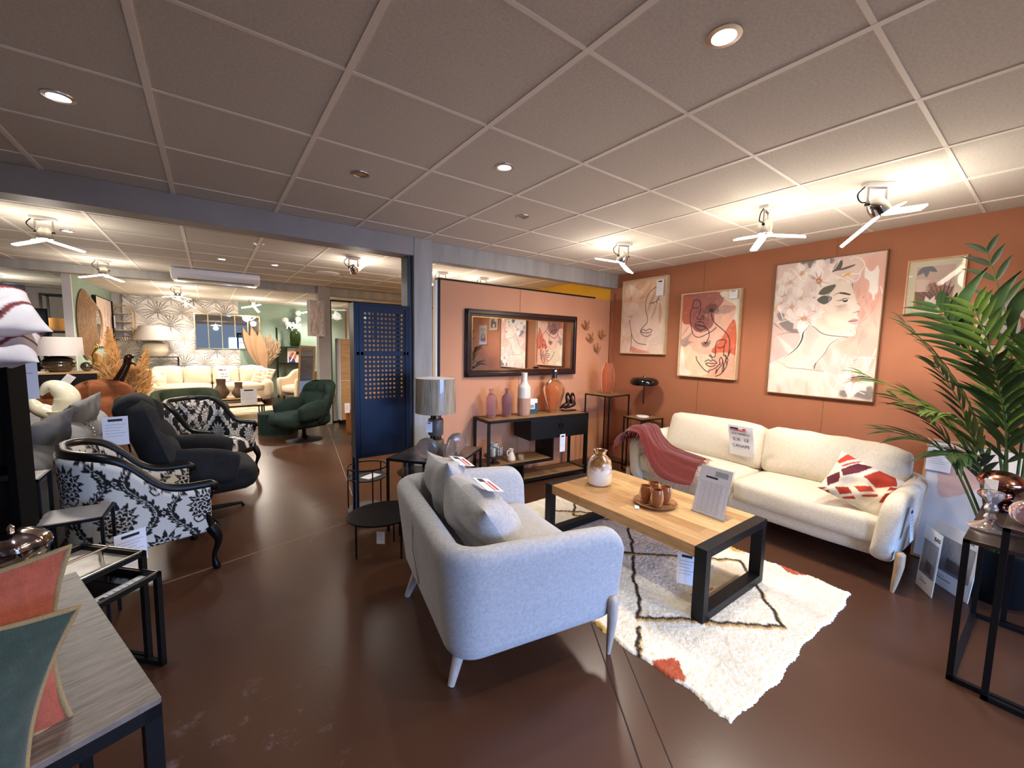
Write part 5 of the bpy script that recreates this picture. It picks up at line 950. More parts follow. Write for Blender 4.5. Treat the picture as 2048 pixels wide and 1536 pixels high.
def navy_stripe(u,v):
    c=Cv(1,1,(226,214,210),.008); c.fill([(0,.30),(.5,.42),(1,.8),(1,1),(0,1)],(34,30,44)); c.line([(0,.55),(.5,.66),(.9,.95)],.06,(214,206,206),1,sm=0); c.line([(0,.30),(.5,.42),(1,.8)],.03,(150,60,56),1,sm=0); c.line([(.6,0),(.8,.3),(1,.5)],.04,(120,50,50),1,sm=0); c.line([(.5,0),(.7,.2)],.05,(48,42,56),1,sm=0)
    i=np.clip((u*(c.nx-1)).astype(int),0,c.nx-1);j=np.clip((v*(c.ny-1)).astype(int),0,c.ny-1); return lin(c.A[i,j])
for (z,rx,ry,lb,sd) in((1.615,-58,-8,'white cushion with a navy band on top of the black shelf tower',4),(1.465,-72,6,'lower white cushion with red piping on the black shelf tower',5)):
    T=thing('scatter_cushion',lb,'cushion',(-.83,2.70,z),0); MB().pillow((0,0,0),.46,.42,.17,R=rot3(0,0,15)@rot3(rx,0,0)@rot3(0,ry,0),n=120,seed=sd,crease=.01,colf=navy_stripe).build('cushion_cover','paint_fabric',T,sm=180)
tagpaper('paper_banner','long blank white sheet hanging behind the black shelf tower',(-.93,3.62,1.13),8,.20,.36,logo=False)
# ---------------------------------------------------------------- damask armchairs
def damask_tile(inv):
    c=Cv(1,1,(214,208,196) if not inv else (22,21,22),.0045); K=(24,22,24) if not inv else (206,202,194); B_=(214,208,196) if not inv else (22,21,22)
    def flower(x,y,s_):
        for k in range(9): a=PI*(-.1+1.2*k/8); c.petal((x,y),a,s_*(.30+.08*math.sin(PI*k/8)),.12*s_,K); c.petal((x+.12*s_*math.cos(a),y+.12*s_*math.sin(a)),a,s_*.17,.014*s_,B_)
        for k in range(7): a=PI+PI*(.08+.84*k/6); c.petal((x,y),a,.30*s_,.11*s_,K,pw=.55); c.petal((x+.12*s_*math.cos(a),y+.12*s_*math.sin(a)),a,s_*.12,.014*s_,B_)
        for (r0,n_,w_) in((.21,11,.115),(.135,8,.09)):
            for k in range(n_): c.petal((x,y),2*PI*k/n_+r0*9,(r0+.022)*s_,(w_+.022)*s_,B_,pw=.55); c.petal((x,y),2*PI*k/n_+r0*9,r0*s_,w_*s_,K,pw=.55)
        c.dot((x,y),.045*s_,B_); c.dot((x,y),.028*s_,K)
        for sx in(-1,1):
            C=smooth([(x,y-.30*s_),(x+.12*sx*s_,y-.34*s_),(x+.20*sx*s_,y-.24*s_),(x+.14*sx*s_,y-.20*s_)],6); c.line(C,.018,K,1,sm=0)
    for (x,y) in((0,0),(1,0),(0,1),(1,1),(.5,.5)): flower(x,y,.72)
    yy=np.linspace(-.1,1.1,90)
    for sg in(-1,1):
        P=np.c_[.5-sg*.25+sg*.165*np.cos(2*PI*yy),yy]; c.line(P,.036,K,1,sm=0)
        for i in range(1,88,3):
            d=P[i+1]-P[i]; a=math.atan2(d[1],d[0]); ln=.085+.035*math.sin(i*.9); c.petal(P[i],a+.75,ln,.042,K,pw=.55); c.petal(P[i],a-.75,ln*.9,.042,K,pw=.55); c.petal(P[i],a+.75,ln*.7,.007,B_,pw=.55)
            if i%6==1: c.dot(P[i]+np.array([.03*math.cos(a+1.6),.03*math.sin(a+1.6)]),.011,K)
        c.line(P,.007,B_,1,sm=0)
    for (x,y) in((.5,0),(.5,1),(0,.5),(1,.5)):
        for k in range(8): c.petal((x,y),k*PI/4,.075,.035,K,pw=.55)
        c.dot((x,y),.022,B_); c.dot((x,y),.012,K)
    return c
TILE={k:damask_tile(k) for k in(False,True)}
def damask(inv,per=.40,ou=0,ov=0):
    c=TILE[inv]
    def f(U,V):
        i=((np.mod(U/per+ou,1))*(c.nx-1)).astype(int); j=((np.mod(V/(per*1.15)+ov,1))*(c.ny-1)).astype(int); return lin(c.A[i,j])
    return f
def bergere(label,loc,rz,inv,L=.66,D=.66):
    T=thing('damask_armchair',label,'armchair',loc,rz,'black and white damask armchairs')
    P=arcU(L,D,.075,.22,12); d=np.r_[0,np.cumsum(np.linalg.norm(np.diff(P,axis=0),axis=1))]; q=np.linspace(0,d[-1],380); P=np.c_[np.interp(q,d,P[:,0]),np.interp(q,d,P[:,1])]
    zt=lambda q: .565+.285*(1/(1+math.exp(-(math.sin(PI*q)-.60)*11)))
    MB().shell(P,.075,lambda q:.255,zt,lean=.03,nz=96,er=.0,colf=damask(inv)).build('upholstered_back','paint_fabric',T,sm=180)
    T_=np.gradient(P,axis=0);T_/=np.linalg.norm(T_,axis=1)[:,None]; Nn=np.stack([T_[:,1],-T_[:,0]],-1)
    R=np.array([[P[i][0],P[i][1],zt(i/(len(P)-1))+.008] for i in range(0,len(P),3)]+[[P[-1][0],P[-1][1],zt(1)+.008]])
    R=np.concatenate([[R[0]+[.02,0,-.04]],[R[0]+[.018,0,-.008]],R,[R[-1]+[.018,0,-.008]],[R[-1]+[.02,0,-.04]]])
    MB().tube(R,.024,10,sq=1.25).build('carved_rail','blacklacquer',T,sm=180)
    for s_ in(-1,1):
        y=s_*(L/2-.035); MB().tube(smooth([(D/2+.005,y,.53),(D/2-.03,y,.42),(D/2-.005,y,.30)],6),.02,8).build('arm_post','blacklacquer',T)
        MB().tube(smooth([(D/2-.01,y,.30),(D/2+.03,y+.01*s_,.20),(D/2+.005,y,.09),(D/2+.02,y,.0)],6),[.034,.033,.034,.033,.031,.028,.025,.022,.02,.018,.016,.015,.015,.016,.018,.022,.024,.022,.02],10).build('leg','blacklacquer',T,sm=180)
        MB().tube(smooth([(-D/2+.09,s_*.2,.28),(-D/2+.05,s_*.2,.14),(-D/2+.0,s_*.2,.0)],5),.019,8).build('leg','blacklacquer',T)
    MB().bb((-D/2+.06,-L/2+.06,.255),(D/2+.01,L/2-.06,.31)).build('seat_rail','blacklacquer',T,bevel=.01)
    f=damask(inv,.34,.3,.2); n=40; a=np.linspace(0,1,n); A,B=np.meshgrid(a,a,indexing='ij'); X=-D/2+.09+A*(D-.10); Y=(-.5+B)*(L-.15); Zt=.31+.13*((1-(2*A-1)**8)*(1-(2*B-1)**8))**.5+.015*np.sin(PI*A)*np.sin(PI*B)
    MB().grid(np.stack([X,Y,Zt],-1),C=f(X,Y)).build('seat_cushion','paint_fabric',T,sm=180)
    return T
mat('blacklacquer',(12,11,11),.32,spec=.35)
bergere('black and white damask armchair seen side-on before the dark grey swivel chair',(-.42,3.43,0),13,False)
tf=bergere('farther damask armchair facing the aisle, behind the dark grey swivel chair',(-.07,5.42,0),-42,True)
T=thing('scatter_cushion','square black and white damask cushion leaning in the farther damask armchair','cushion',(-.18,5.50,.66),0); f_=damask(True,.34,.1,.4)
MB().pillow((0,0,0),.40,.40,.14,R=rot3(0,0,48)@rot3(14,0,0),n=50,seed=2,crease=.004,colf=lambda u,v:f_(u*.4,v*.4)).build('cushion_cover','paint_fabric',T,sm=180)
# ---------------------------------------------------------------- swivel and tufted chairs
def velvet(name,col,var=.18): mat(name,col,.9,var=var,vs=6,sheen=.0,bump=.15,bs=90,spec=.2)
velvet('darkgrey_velvet',(44,44,45)); velvet('orange_velvet',(132,80,50)); velvet('olive_velvet',(66,76,56)); velvet('forest_velvet',(38,52,46)); velvet('grey_velvet',(132,132,134)); velvet('pillow_grey',(112,112,114))
def tufted(label,loc,rz,m,W_=.74,Dp=.70,seat=.44,top=1.0,cat='armchair',base='disc',wing=.12,group=None,name='tufted_armchair',head=True):
    T=thing(name,label,cat,loc,rz,group)
    nu,nv=34,40; a=np.linspace(-1,1,nu); v=np.linspace(0,1,nv); A,Vv=np.meshgrid(a,v,indexing='ij')
    def sheet(off):
        wd=W_/2*(.80+.28*np.sin(PI*np.clip(Vv*.9+.1,0,1)))*np.where(Vv>.82,np.sqrt(np.clip(1-((Vv-.82)/.2)**2,.02,1)),1)
        X=-Dp/2+.14-.22*Vv**1.1+wing*np.abs(A)**2.4*1.4; Y=A*wd; Zz=seat-.10+(top-seat+.10)*Vv
        bl=.075*(.25+.75*np.abs(np.cos(A*PI*1.5))**.45)*(.2+.8*np.abs(np.cos((Vv-.1)*PI*2.6))**.4)
        e=np.clip((1-np.abs(A))*5,0,1)**.5*np.clip((1-Vv)*9,0,1)**.5
        return np.stack([X+np.where(off>0,(bl+.05)*e,-.055*e),Y,Zz],-1)
    MB().grid(sheet(1)).grid(sheet(-1),flip=True).build('backrest',m,T,sm=180)
    for s_ in(-1,1): MB().soft((.02,s_*(W_/2-.05),seat+.08),(.50,.12,.24),r=.055,puff=(0,.015,.02),n=8,R=rot3(0,8,s_*6),noise=.004,seed=3).build('armrest',m,T,sm=180)
    MB().soft((.06,0,seat-.07),(Dp-.08,W_-.12,.20),r=.08,puff=(.03,.0,.035),n=12,noise=.004,seed=6).build('seat_cushion',m,T,sm=180)
    if base=='disc': MB().lathe([(.001,0),(.26,0),(.255,.008),(.10,.035),(.035,.07),(.028,.10),(.028,seat-.14),(.001,seat-.14)],40).build('base','black',T,sm=50)
    elif base=='star':
        MB().rod((0,0,.05),(0,0,seat-.13),.03).build('column','black',T)
        for k in range(4):
            an=k*PI/2+.35; b_=MB().tube([(0,0,.07),(.32*math.cos(an),.32*math.sin(an),.035),(.34*math.cos(an),.34*math.sin(an),.0)],[.022,.015,.014],8); b_.build('foot','black',T)
    else:
        for x in(-1,1):
            for y in(-1,1): MB().rod((x*.2,y*.2,seat-.15),(x*.26,y*.26,0),.016,.01).build('leg','black',T)
    return T
t=tufted('dark grey velvet swivel lounge chair with a hanging price tag, between the two damask armchairs',(-.12,4.23,0),2,'darkgrey_velvet',.72,.74,.44,1.06,base='star',name='swivel_chair',wing=.10)
MB().soft((-.20,0,.60),(.16,.42,.22),r=.08,puff=(.02,0,.01),n=10,R=rot3(0,-15,0)).build('lumbar_cushion','darkgrey_velvet',t,sm=180); MB().soft((-.36,0,.95),(.20,.44,.24),r=.09,puff=(.02,0,.01),n=10,R=rot3(0,-15,0)).build('head_cushion','darkgrey_velvet',t,sm=180)
tagpaper('price_tag','white price card hanging on the dark grey swivel chair back',(-.545,3.86,.76),8,.13,.20)
t=tufted('dark green velvet swivel armchair with a black disc base beside the grey column',(1.12,6.88,0),-158,'forest_velvet',.72,.76,.40,.90,wing=.13,name='swivel_chair')
tufted('burnt orange tufted armchair behind the grey cushions',(-1.01,6.95,0),-62,'orange_velvet',.64,.62,.44,.97,base='legs',group='orange tufted armchairs')
tufted('burnt orange armchair with a white price card at the far left edge',(-1.87,7.60,0),-80,'orange_velvet',.78,.70,.44,.86,base='legs',group='orange tufted armchairs')
tagpaper('price_tag','white price card hanging on the far left orange armchair',(-1.74,7.20,.42),8,.16,.22)
def tub(label,loc,rz,m,L,D,top,name='tub_armchair',group=None,seatm=None):
    T=thing(name,label,'armchair',loc,rz,group); zt=lambda q:top-.20+.20*(1/(1+math.exp(-(math.sin(PI*q)-.62)*14)))
    MB().shell(arcU(L,D,.11,.2),.11,lambda q:.16,zt,lean=.04,er=.06,nz=8).build('backrest_and_arms',m,T,sm=180); MB().soft((.04,0,.34),(D-.15,L-.24,.18),r=.06,puff=(.02,0,.02),n=8).build('seat_cushion',seatm or m,T,sm=180)
    for x in(-1,1):
        for y in(-1,1): MB().rod((x*D*.32,y*L*.32,.17),(x*D*.36,y*L*.36,0),.016,.01).build('leg','black',T)
    return T
tub('olive green velvet tub armchair before the far lounge',(-.28,7.66,0),-75,'olive_velvet',.84,.72,.76)
tub('cream armchair behind the leaning mirror, facing the lounge',(1.76,11.30,0),-150,'cream_fabric',.75,.7,.82)
tub('tan leather chair with hanging tags half hidden behind the blue cabinet',(1.86,6.25,0),160,'tanleather',.55,.5,.78,name='tan_chair')
mat('tanleather',(150,96,48),.5); tagpaper('price_tag','white tag on the tan leather chair left of the blue cabinet',(1.55,6.05,.50),0,.07,.14,logo=False)
one('pouf','round dark green velvet pouf left of the dark green swivel chair','pouf',(.86,7.62,0),MB().lathe(sm2([(.001,.0),(.27,.0),(.285,.03),(.285,.30),(.265,.345),(.10,.355),(.001,.355)],4),40),'forest_velvet',sm=60)
# grey sofa seen from behind with studded seams
T=thing('grey_sofa','grey velvet sofa with studded seams seen from behind at the left','sofa',(-1.30,4.60,0))
MB().soft((.0,0,.26),(.90,2.42,.38),r=.07,n=10).build('base','grey_velvet',T,sm=180)
MB().soft((.36,0,.46),(.17,2.44,.52),r=.08,n=10,puff=(.01,0,0)).build('back_frame','grey_velvet',T,sm=180)
for k in range(3): MB().soft((.30,-.80+.80*k,.67),(.30,.78,.25),r=.12,puff=(.02,.0,.02),n=12,noise=.004,seed=k).build('back_roll','grey_velvet',T,sm=180)
for s_ in(-1,1): MB().soft((-.08,s_*1.12,.45),(.80,.20,.34),r=.09,n=8).build('armrest','grey_velvet',T,sm=180)
for k in range(2): MB().soft((-.10,-.49+.98*k,.46),(.66,.96,.14),r=.05,puff=(0,0,.02),n=8).build('seat_cushion','grey_velvet',T,sm=180)
for k in range(2):
    m=MB()
    for i in range(11):
        a=-.9+i*.24; m.ball((.30+.155*math.cos(a),-.40+.80*k+.0,.67+.13*math.sin(a)),.011,8)
    tag(m.build('stud_row','chrome',T,sm=180),kind='stuff')
for (y,z,lb,sd) in((4.12,.815,'nearer grey bouclé scatter cushion on top of the grey sofa back',1),(5.05,.83,'farther grey bouclé scatter cushion on top of the grey sofa back',2)):
    T=thing('scatter_cushion',lb.replace('bouclé ',''),'cushion',(-.92,y,z),0,'grey cushions on the sofa back'); R=rot3(0,0,80)@rot3(16,0,0)@rot3(0,-6,0)
    MB().pillow((0,0,0),.54,.31,.15,R=R,seed=sd,crease=.008).build('cushion_cover','pillow_grey',T,sm=180)
# claw sculpture on a small plinth
T=thing('claw_sculpture','glossy cream claw-shaped sculpture standing behind the grey sofa','sculpture',(-1.345,6.30,.5615)); 
MB().lathe(sm2([(.001,0),(.10,.0),(.105,.03),(.085,.10),(.10,.16)],5)+[(.001,.17)],28,c=(.02,0,0)).build('wrist','creamgloss',T,sm=80)
MB().tube(smooth([(.02,0,.10),(.08,0,.20),(.10,0,.30),(.06,0,.38),(-.01,0,.42),(-.06,0,.38),(-.085,0,.33)],6),np.interp(np.linspace(0,1,37),[0,.3,.55,.8,1],[.085,.105,.085,.045,.012]),14).build('upper_claw','creamgloss',T,sm=180)
MB().tube(smooth([(.04,0,.10),(-.05,0,.15),(-.12,0,.20),(-.15,0,.27),(-.14,0,.31)],6),np.interp(np.linspace(0,1,25),[0,.4,.8,1],[.08,.07,.035,.01]),14).build('lower_claw','creamgloss',T,sm=180)
mat('creamgloss',(228,222,196),.2)
T=thing('plinth','small black plinth under the cream claw sculpture','plinth',(-1.34,6.30,0)); MB().bb((-.14,-.14,0),(.14,.14,.56)).build('plinth_block','black',T,bevel=.004)
# ---------------------------------------------------------------- black chest with lamp, glass and gold fish
T=thing('chest_of_drawers','black chest of drawers with a wooden top before the end of the green wall','chest of drawers',(-1.70,8.62,0),12)
MB().bb((-.31,-.20,.06),(.31,.20,.975)).build('body','black',T,bevel=.004); MB().bb((-.33,-.22,.975),(.33,.22,1.0)).build('top_board','pine',T,bevel=.003)
for x in(-.28,.28):
    for y in(-.17,.17): MB().bb((x-.02,y-.02,0),(x+.02,y+.02,.06)).build('foot','black',T)
for k in range(4):
    z=.09+k*.22; d_=MB().bb((-.29,-.212,z),(.29,-.20,z+.205)).build('drawer','black',T,bevel=.003); MB().ball((0,-.225,z+.10),.014,10).build('knob','pewter',d_)
t=tagpaper('price_tag','grey diamond-hung tag on the top drawer of the black chest',(-1.66,8.36,.86),12,.10,.12,logo=False); t.rotation_euler=(0,math.radians(35),math.radians(12))
T=thing('table_lamp','table lamp with a white drum shade on a smoked glass base on the black chest','lamp',(-1.76,8.62,1.001))
MB().lathe(sm2([(.001,0),(.09,0),(.13,.025),(.160,.07),(.172,.12),(.155,.175),(.10,.215),(.04,.225),(.001,.225)],5),40,wob=lambda a,z:1+.05*np.sin(z*110+a)).build('glass_base','smokemirror',T,sm=80); MB().rod((0,0,.2),(0,0,.26),.01).build('stem','chrome',T); MB().lathe([(.262,.235),(.255,.50),(.25,.50),(.257,.235)],44).build('lamp_shade','whitelinen',T,sm=60)
mat('smokemirror',(120,112,96),.08,metal=.8); mat('whitelinen',(236,228,222),.8,bump=.1,bs=200)
one('glass_ball','small dark mirrored glass ball right of the white-shaded lamp','ornament',(-1.475,8.60,1.001),MB().ball((0,0,.07),.07),'smokemirror',sm=180)
T=thing('gold_sculpture','slender hammered gold sculpture at the right end of the black chest','sculpture',(-1.42,8.70,1.001)); MB().tube(smooth([(-.05,0,.0),(-.02,0,.06),(.01,0,.16),(.0,0,.26),(.05,0,.36),(.03,0,.42)],6),np.interp(np.linspace(0,1,31),[0,.1,.3,.55,.8,1],[.03,.012,.02,.035,.055,.01]),12,sq=.5).build('gold_body','gold',T,sm=60)
# rattan mirror and pampas canvas on the green side wall (x = -1.70, facing +x)
T=thing('rattan_mirror','round mirror in a wide woven rattan cone on the green side wall','mirror',(-1.699,10.02,1.72),90); Rr=rot3(90,0,0)
m=MB()
for k in range(15): rr=.28+.022*k; m.tube(np.c_[rr*np.cos(np.linspace(0,2*PI,60,endpoint=False)),np.full(60,-.17+.011*k),rr*np.sin(np.linspace(0,2*PI,60,endpoint=False))],.0135,6,closed=True)
m.build('woven_frame','rattan',T,sm=180); MB().lathe([(.001,.155),(.27,.155),(.27,.165),(.001,.165)],48,R=rot3(90,0,0)).build('mirror_glass','mirror',T)
mat('rattan',(168,134,98),.7,var=.15,vs=18)
def art_pampas():
    c=Cv(1.5,.96,(228,206,190),.008); g=np.random.default_rng(6); c.fill([(0,0),(1,0),(1,.3),(0,.4)],(206,160,140),1,soft=.15)
    for x,y,a,L_ in((.55,.1,1.55,.75),(.7,.1,1.5,.85),(.4,.1,1.75,.55),(.85,.1,1.4,.5),(.25,.1,1.9,.4),(.62,.05,1.2,.4)):
        for k in range(60):
            q=g.uniform(.35,1); p=(x+math.cos(a)*L_*q*.64,y+math.sin(a)*L_*q); c.petal(p,a+g.normal()*.6,.10*(1.3-q),.012,[(170,104,84),(150,86,70),(196,140,118)][k%3],.8)
        c.line([(x,y),(x+math.cos(a)*L_*.64,y+math.sin(a)*L_)],.008,(150,100,80),1)
    return c
framed('canvas_print','large canvas of rusty pampas grass with black edges on the green side wall','picture',(-1.699,11.45,1.33),90,1.62,.95,art_pampas(),'black',.006,.06)
tagpaper('price_tag','small white tag on the right side of the pampas canvas',(-1.62,12.2,1.72),90,.14,.26,logo=False)
T=thing('arched_shelf','arched wooden wall shelf between the green corner and the palm wallpaper','wall shelf',(-1.50,12.44,1.50),-8); a=np.linspace(0,PI,24); P=[(-.17,0,0)]+[(-.17*math.cos(t_),0,.55+.17*math.sin(t_)) for t_ in a]+[(.17,0,0)]
for y in(-.1,.08): MB().tube(np.array(P)+[0,y,0],.014,6).build('hoop','framewood',T)
for z in(0,.18,.36,.54): MB().bb((-.165,-.1,z-.01),(.165,.09,z+.01)).build('shelf','framewood',T)
T=thing('fan_ornament','round woven sunburst ornament below the arched shelf','wall ornament',(-1.42,12.1,1.32)); m=MB()
for k in range(28): an=k*2*PI/28; m.tube([(.02*math.cos(an),0,.02*math.sin(an)),(.20*math.cos(an),-.01,.20*math.sin(an))],[.004,.014],6,sq=.4)
m.build('rays','cream_fabric',T); MB().rod((0,0,-.20),(0,0,-1.32),.01).build('pole','black',T)
# palm wallpaper
def wallpaper():
    c=Cv(2.15,2.47,(238,233,226),.0085); g=np.random.default_rng(12); G_=[(128,124,120),(160,154,148),(100,96,94),(182,176,168)]
    for j in range(9):
        for i in range(6):
            x=(i+.5*(j%2))/5.2+g.normal()*.01; y=1-j*.125-.02; kk=(i+2*j)%3; col=G_[[0,1,3][kk]]; s_=[.29,.25,.22][kk]
            for k in range(15):
                an=PI*(-.18+1.36*k/14); e=(x+math.cos(an)*s_/2.15,y+math.sin(an)*s_/2.47-(.02 if abs(an-PI/2)>1 else 0)); c.line([(x,y),((x+e[0])/2,(y+e[1])/2+.008),e],.019,col,1,sm=3,taper=True)
            c.line([(x,y),(x+.004,y-.045)],.022,G_[2] if kk==0 else G_[1],.8,sm=0)
            if kk!=2: c.dot((x+.07,y-.03),.022,G_[1],.6,ry=.034)
            c.line([(x-.09,y-.05),(x-.03,y-.06),(x+.02,y-.05)],.012,G_[3],.8,sm=3)
    o=c.mesh(12.553,c=(-.455,0,0)).build('trim_13','paint_wall',sm=180); tag(o,kind='structure')
wallpaper()
# gridded mirror, shelves and flowers on the far wall
T=thing('wall_mirror','wide wall mirror with a thin gold frame divided into five panes, on the palm wallpaper','mirror',(.40,12.548,1.295),0); MB().bb((-.665,-.012,0),(.665,-.002,.83)).build('mirror_glass','mirror',T)
g=MB(); g.bb((-.68,-.03,-.012),(.68,0,.008)).bb((-.68,-.03,.825),(.68,0,.845)).bb((-.68,-.03,0),(-.66,0,.83)).bb((.66,-.03,0),(.68,0,.83)).build('frame','gold',T)
for k in range(1,5): MB().bb((-.68+.272*k-.009,-.028,.008),(-.68+.272*k+.009,-.012,.825)).build('mullion','gold',T)
T=thing('console_table','tall thin black metal console by the palm wallpaper, carrying the ceramic lamp','console',(-.93,12.33,0)); g=MB()
for x in(-.33,.33):
    for y in(-.13,.13): g.bar((x,y,0),(x,y,1.10),.02)
for y in(-.13,.13): g.bar((-.33,y,1.09),(.33,y,1.09),.02)
for x in(-.33,.33): g.bar((x,-.13,1.09),(x,.13,1.09),.02)
g.build('frame','blackmetal',T); MB().bb((-.32,-.12,1.085),(.32,.12,1.098)).build('tabletop','pine',T)
T=thing('ceramic_lamp','huge grey ceramic lamp with a glossy tapered shade before the palm wallpaper','lamp',(-.99,12.17,1.101)); MB().lathe(sm2([(.001,0),(.14,0),(.20,.05),(.235,.16),(.20,.28),(.10,.34),(.001,.345)],5),44,wob=lambda a,z:1+.012*np.sin(z*240)).build('ribbed_base','greigeceramic',T,sm=80); MB().lathe([(.001,.36),(.36,.36),(.37,.375),(.27,.66),(.24,.69),(.001,.70)],48).build('lamp_shade','glossshade',T,sm=50)
mat('greigeceramic',(190,180,160),.4); mat('glossshade',(170,164,156),.12)
def plume(parent,pts,col,n,ln,seed,spread=.5,rad=.0016,start=.35,name='plume'):
    g=np.random.default_rng(seed); C=smooth(pts,12); m=MB(); Tn=np.gradient(C,axis=0);Tn/=np.linalg.norm(Tn,axis=1)[:,None]
    for k in range(n):
        q=start+(1-start)*g.uniform(0,1)**.9; i=min(int(q*(len(C)-1)),len(C)-1); s_=math.sin(PI*min(1,(q-start)/(1-start)*.75+.25)); d=Tn[i]*.9+g.normal(size=3)*spread*.7; d/=np.linalg.norm(d); L=ln*s_*g.uniform(.5,1.1); p=C[i]+g.normal(size=3)*(.006+.16*ln*s_)
        w_=np.cross(d,g.normal(size=3)); w_/=np.linalg.norm(w_)
        m.add([p-w_*rad*2,p+w_*rad*2,p+d*L*.6+w_*rad*3+[0,0,-.0],p+d*L+np.array([0,0,-.12*L])],[(0,1,2,3)])
    o=MB().tube(C,.005,6).build('stalk','drystem',parent,sm=180); tag(m.build(name,col,o,sm=180),kind='stuff')
mat('ochre_plume',(246,198,128),.95); mat('beige_plume',(196,168,136),.95); mat('drystem',(160,130,90),.8); mat('drybrown',(172,136,104),.9)
T=thing('pampas_bunch','bushy ochre pampas plumes spreading from a floor vase behind the orange armchair','dried flowers',(-1.22,9.0,0)); MB().lathe(pot(sm2([(.09,0),(.14,.10),(.15,.25),(.09,.42),(.07,.48)]),.008),30).build('floor_vase','darkwood',T,sm=60)
for k,(pt,s_) in enumerate((([(0,0,.4),(-.06,0,.75),(-.16,0,1.05),(-.22,.0,1.25)],.3),([(0,0,.4),(-.02,.03,.8),(-.03,0,1.2),(-.06,0,1.68)],.3),([(0,0,.4),(.12,0,.62),(.26,0,.9),(.40,0,1.36)],.3),([(0,0,.4),(.10,.03,.6),(.16,0,.85),(.18,0,1.12)],.3),([(0,0,.4),(.18,0,.5),(.30,0,.70),(.42,0,1.0)],.3),([(0,0,.4),(-.12,0,.6),(-.24,0,.8),(-.30,0,.98)],.3))): plume(T,pt,'ochre_plume',2600,.17,k,.40,rad=.0016,start=.3)
T=thing('driftwood_sculpture','dark glossy driftwood-like bird sculpture among the ochre pampas','sculpture',(-1.10,8.62,.701)); MB().tube(smooth([(-.10,0,.02),(-.06,0,.12),(.0,0,.25),(.06,0,.40),(.08,0,.50),(.15,0,.52)],6),np.interp(np.linspace(0,1,31),[0,.2,.6,.85,1],[.08,.07,.045,.05,.012]),12).build('sculpture_body','bronze',T,sm=180); MB().tube(smooth([(.06,0,.40),(.12,0,.42),(.17,0,.38)],5),[.04,.038,.034,.03,.026,.022,.018,.014,.01,.008,.006],8).build('side_branch','bronze',T,sm=180)
one('bottle_vase','small olive green vase at the foot of the driftwood sculpture','vase',(-1.25,8.60,.701),MB().lathe(pot(sm2([(.05,0),(.055,.02),(.05,.10),(.03,.15),(.034,.17)]),.005),24),'olive_velvet',sm=60)
stand('side_table','low pine-topped black side table under the driftwood sculpture',(-1.13,8.60,0),0,.34,.24,.70,top='pine')
T=thing('pampas_fans','tall vase of dried palm fans and beige pampas beside the far sofa','dried flowers',(1.13,12.28,0)); MB().lathe(pot(sm2([(.08,0),(.12,.1),(.12,.4),(.07,.62),(.06,.70)]),.008),28).build('floor_vase','darkwood',T,sm=60)
for k,(tx,tz,rr) in enumerate(((-.44,1.84,.24),(-.27,1.90,.22),(-.10,1.80,.20))):
    G=[]; 
    for i in range(16):
        q=i/15; w_=rr*math.sin(PI*min(1,q**1.15*.97+.03))*.55+.006; row=[]
        for j in range(13): v=j/12*2-1; row.append((tx*(q**1.1)+v*w_,-.03*k+.012*math.sin(j*3.1)*q,.62+(tz-.62)*q-.05*v*v*q))
        G.append(row)
    MB().grid(np.array(G)).build('palm_fan','drybrown',T,sm=180)
for k,(tx,tz) in enumerate(((.02,1.62),(.12,1.66),(.24,1.56),(.30,1.48),(.16,1.50),(-.02,1.42))): plume(T,[(0,0,.62),(tx*.5,0,1.0),(tx,0,tz-.2),(tx*1.15,0,tz)],'beige_plume',700,.13,k+20,.22,rad=.002,start=.25)
T=thing('wall_shelf','dark green wall shelf carrying the green glass vase on the far wall','shelf',(1.80,12.559,1.352)); MB().bb((-.36,-.30,0),(.36,0,.02)).build('shelf_board','deepgreen',T); MB().bb((-.40,-.28,-1.34),(-.36,-.24,.5)).build('shelf_post','black',T); MB().bb((-.36,-.28,-.45),(.36,-.02,-.43)).build('lower_shelf','black',T)
one('glass_vase','large ribbed green glass vase of white flowers on the dark wall shelf','vase',(1.86,12.38,1.373),MB().lathe(pot(sm2([(.10,0),(.13,.03),(.155,.16),(.155,.32),(.12,.40),(.09,.43),(.10,.455)]),.006),36,wob=lambda a,z:1+.02*np.cos(a*12)),'greenglass',sm=80)
T=thing('flower_bouquet','white globe flowers and dark sprays standing in the green glass vase','flowers',(1.86,12.38,1.40))
for (x,z) in((.09,.86),(.08,.70),(-.22,.66),(-.15,.55),(.02,.50)):
    s_=MB().tube(smooth([(0,0,0),(x*.4,0,z*.5),(x,0,z-.05)],5),.006,6).build('flower_stem','palmstem',T); MB().ball((x,-.02,z),.075,16).build('globe_flower','white',s_,sm=180)
m=MB(); g_=np.random.default_rng(3)
for k in range(26): x=g_.uniform(-.25,.2); z=.42+g_.uniform(-.02,.22); m.ball((x*.9,-.05,z),.022,6,sc=(1,.6,1.4))
m.build('small_blossoms','white',T,sm=180)
m=MB()
for k in range(14):
    a_=1.3+k*.12; m.tube([(0,0,.1),(.35*math.cos(a_)*.8,-.02,.45+.4*math.sin(a_))],[.006,.004],5)
m.build('dark_spray','deepgreen',T)
def art_abs():
    c=Cv(.38,.40,(226,210,196),.008); c.fill([(.1,0),(.5,0),(.35,.5),(.1,.4)],(60,60,130)); c.fill([(.1,.4),(.5,.2),(.6,.6),(.3,.7)],(196,110,80)); c.fill([(.45,.5),(.9,.5),(.9,.85),(.5,.9)],(206,150,90)); c.fill([(.55,.55),(.75,.55),(.75,.75),(.55,.75)],(30,30,40)); c.line([(.2,.1),(.5,.7)],.03,(240,236,230)); return c
framed('framed_picture','small black-framed abstract print standing below the dark wall shelf','picture',(1.86,12.40,.925),0,.42,.42,art_abs(),'black',.012,.02)
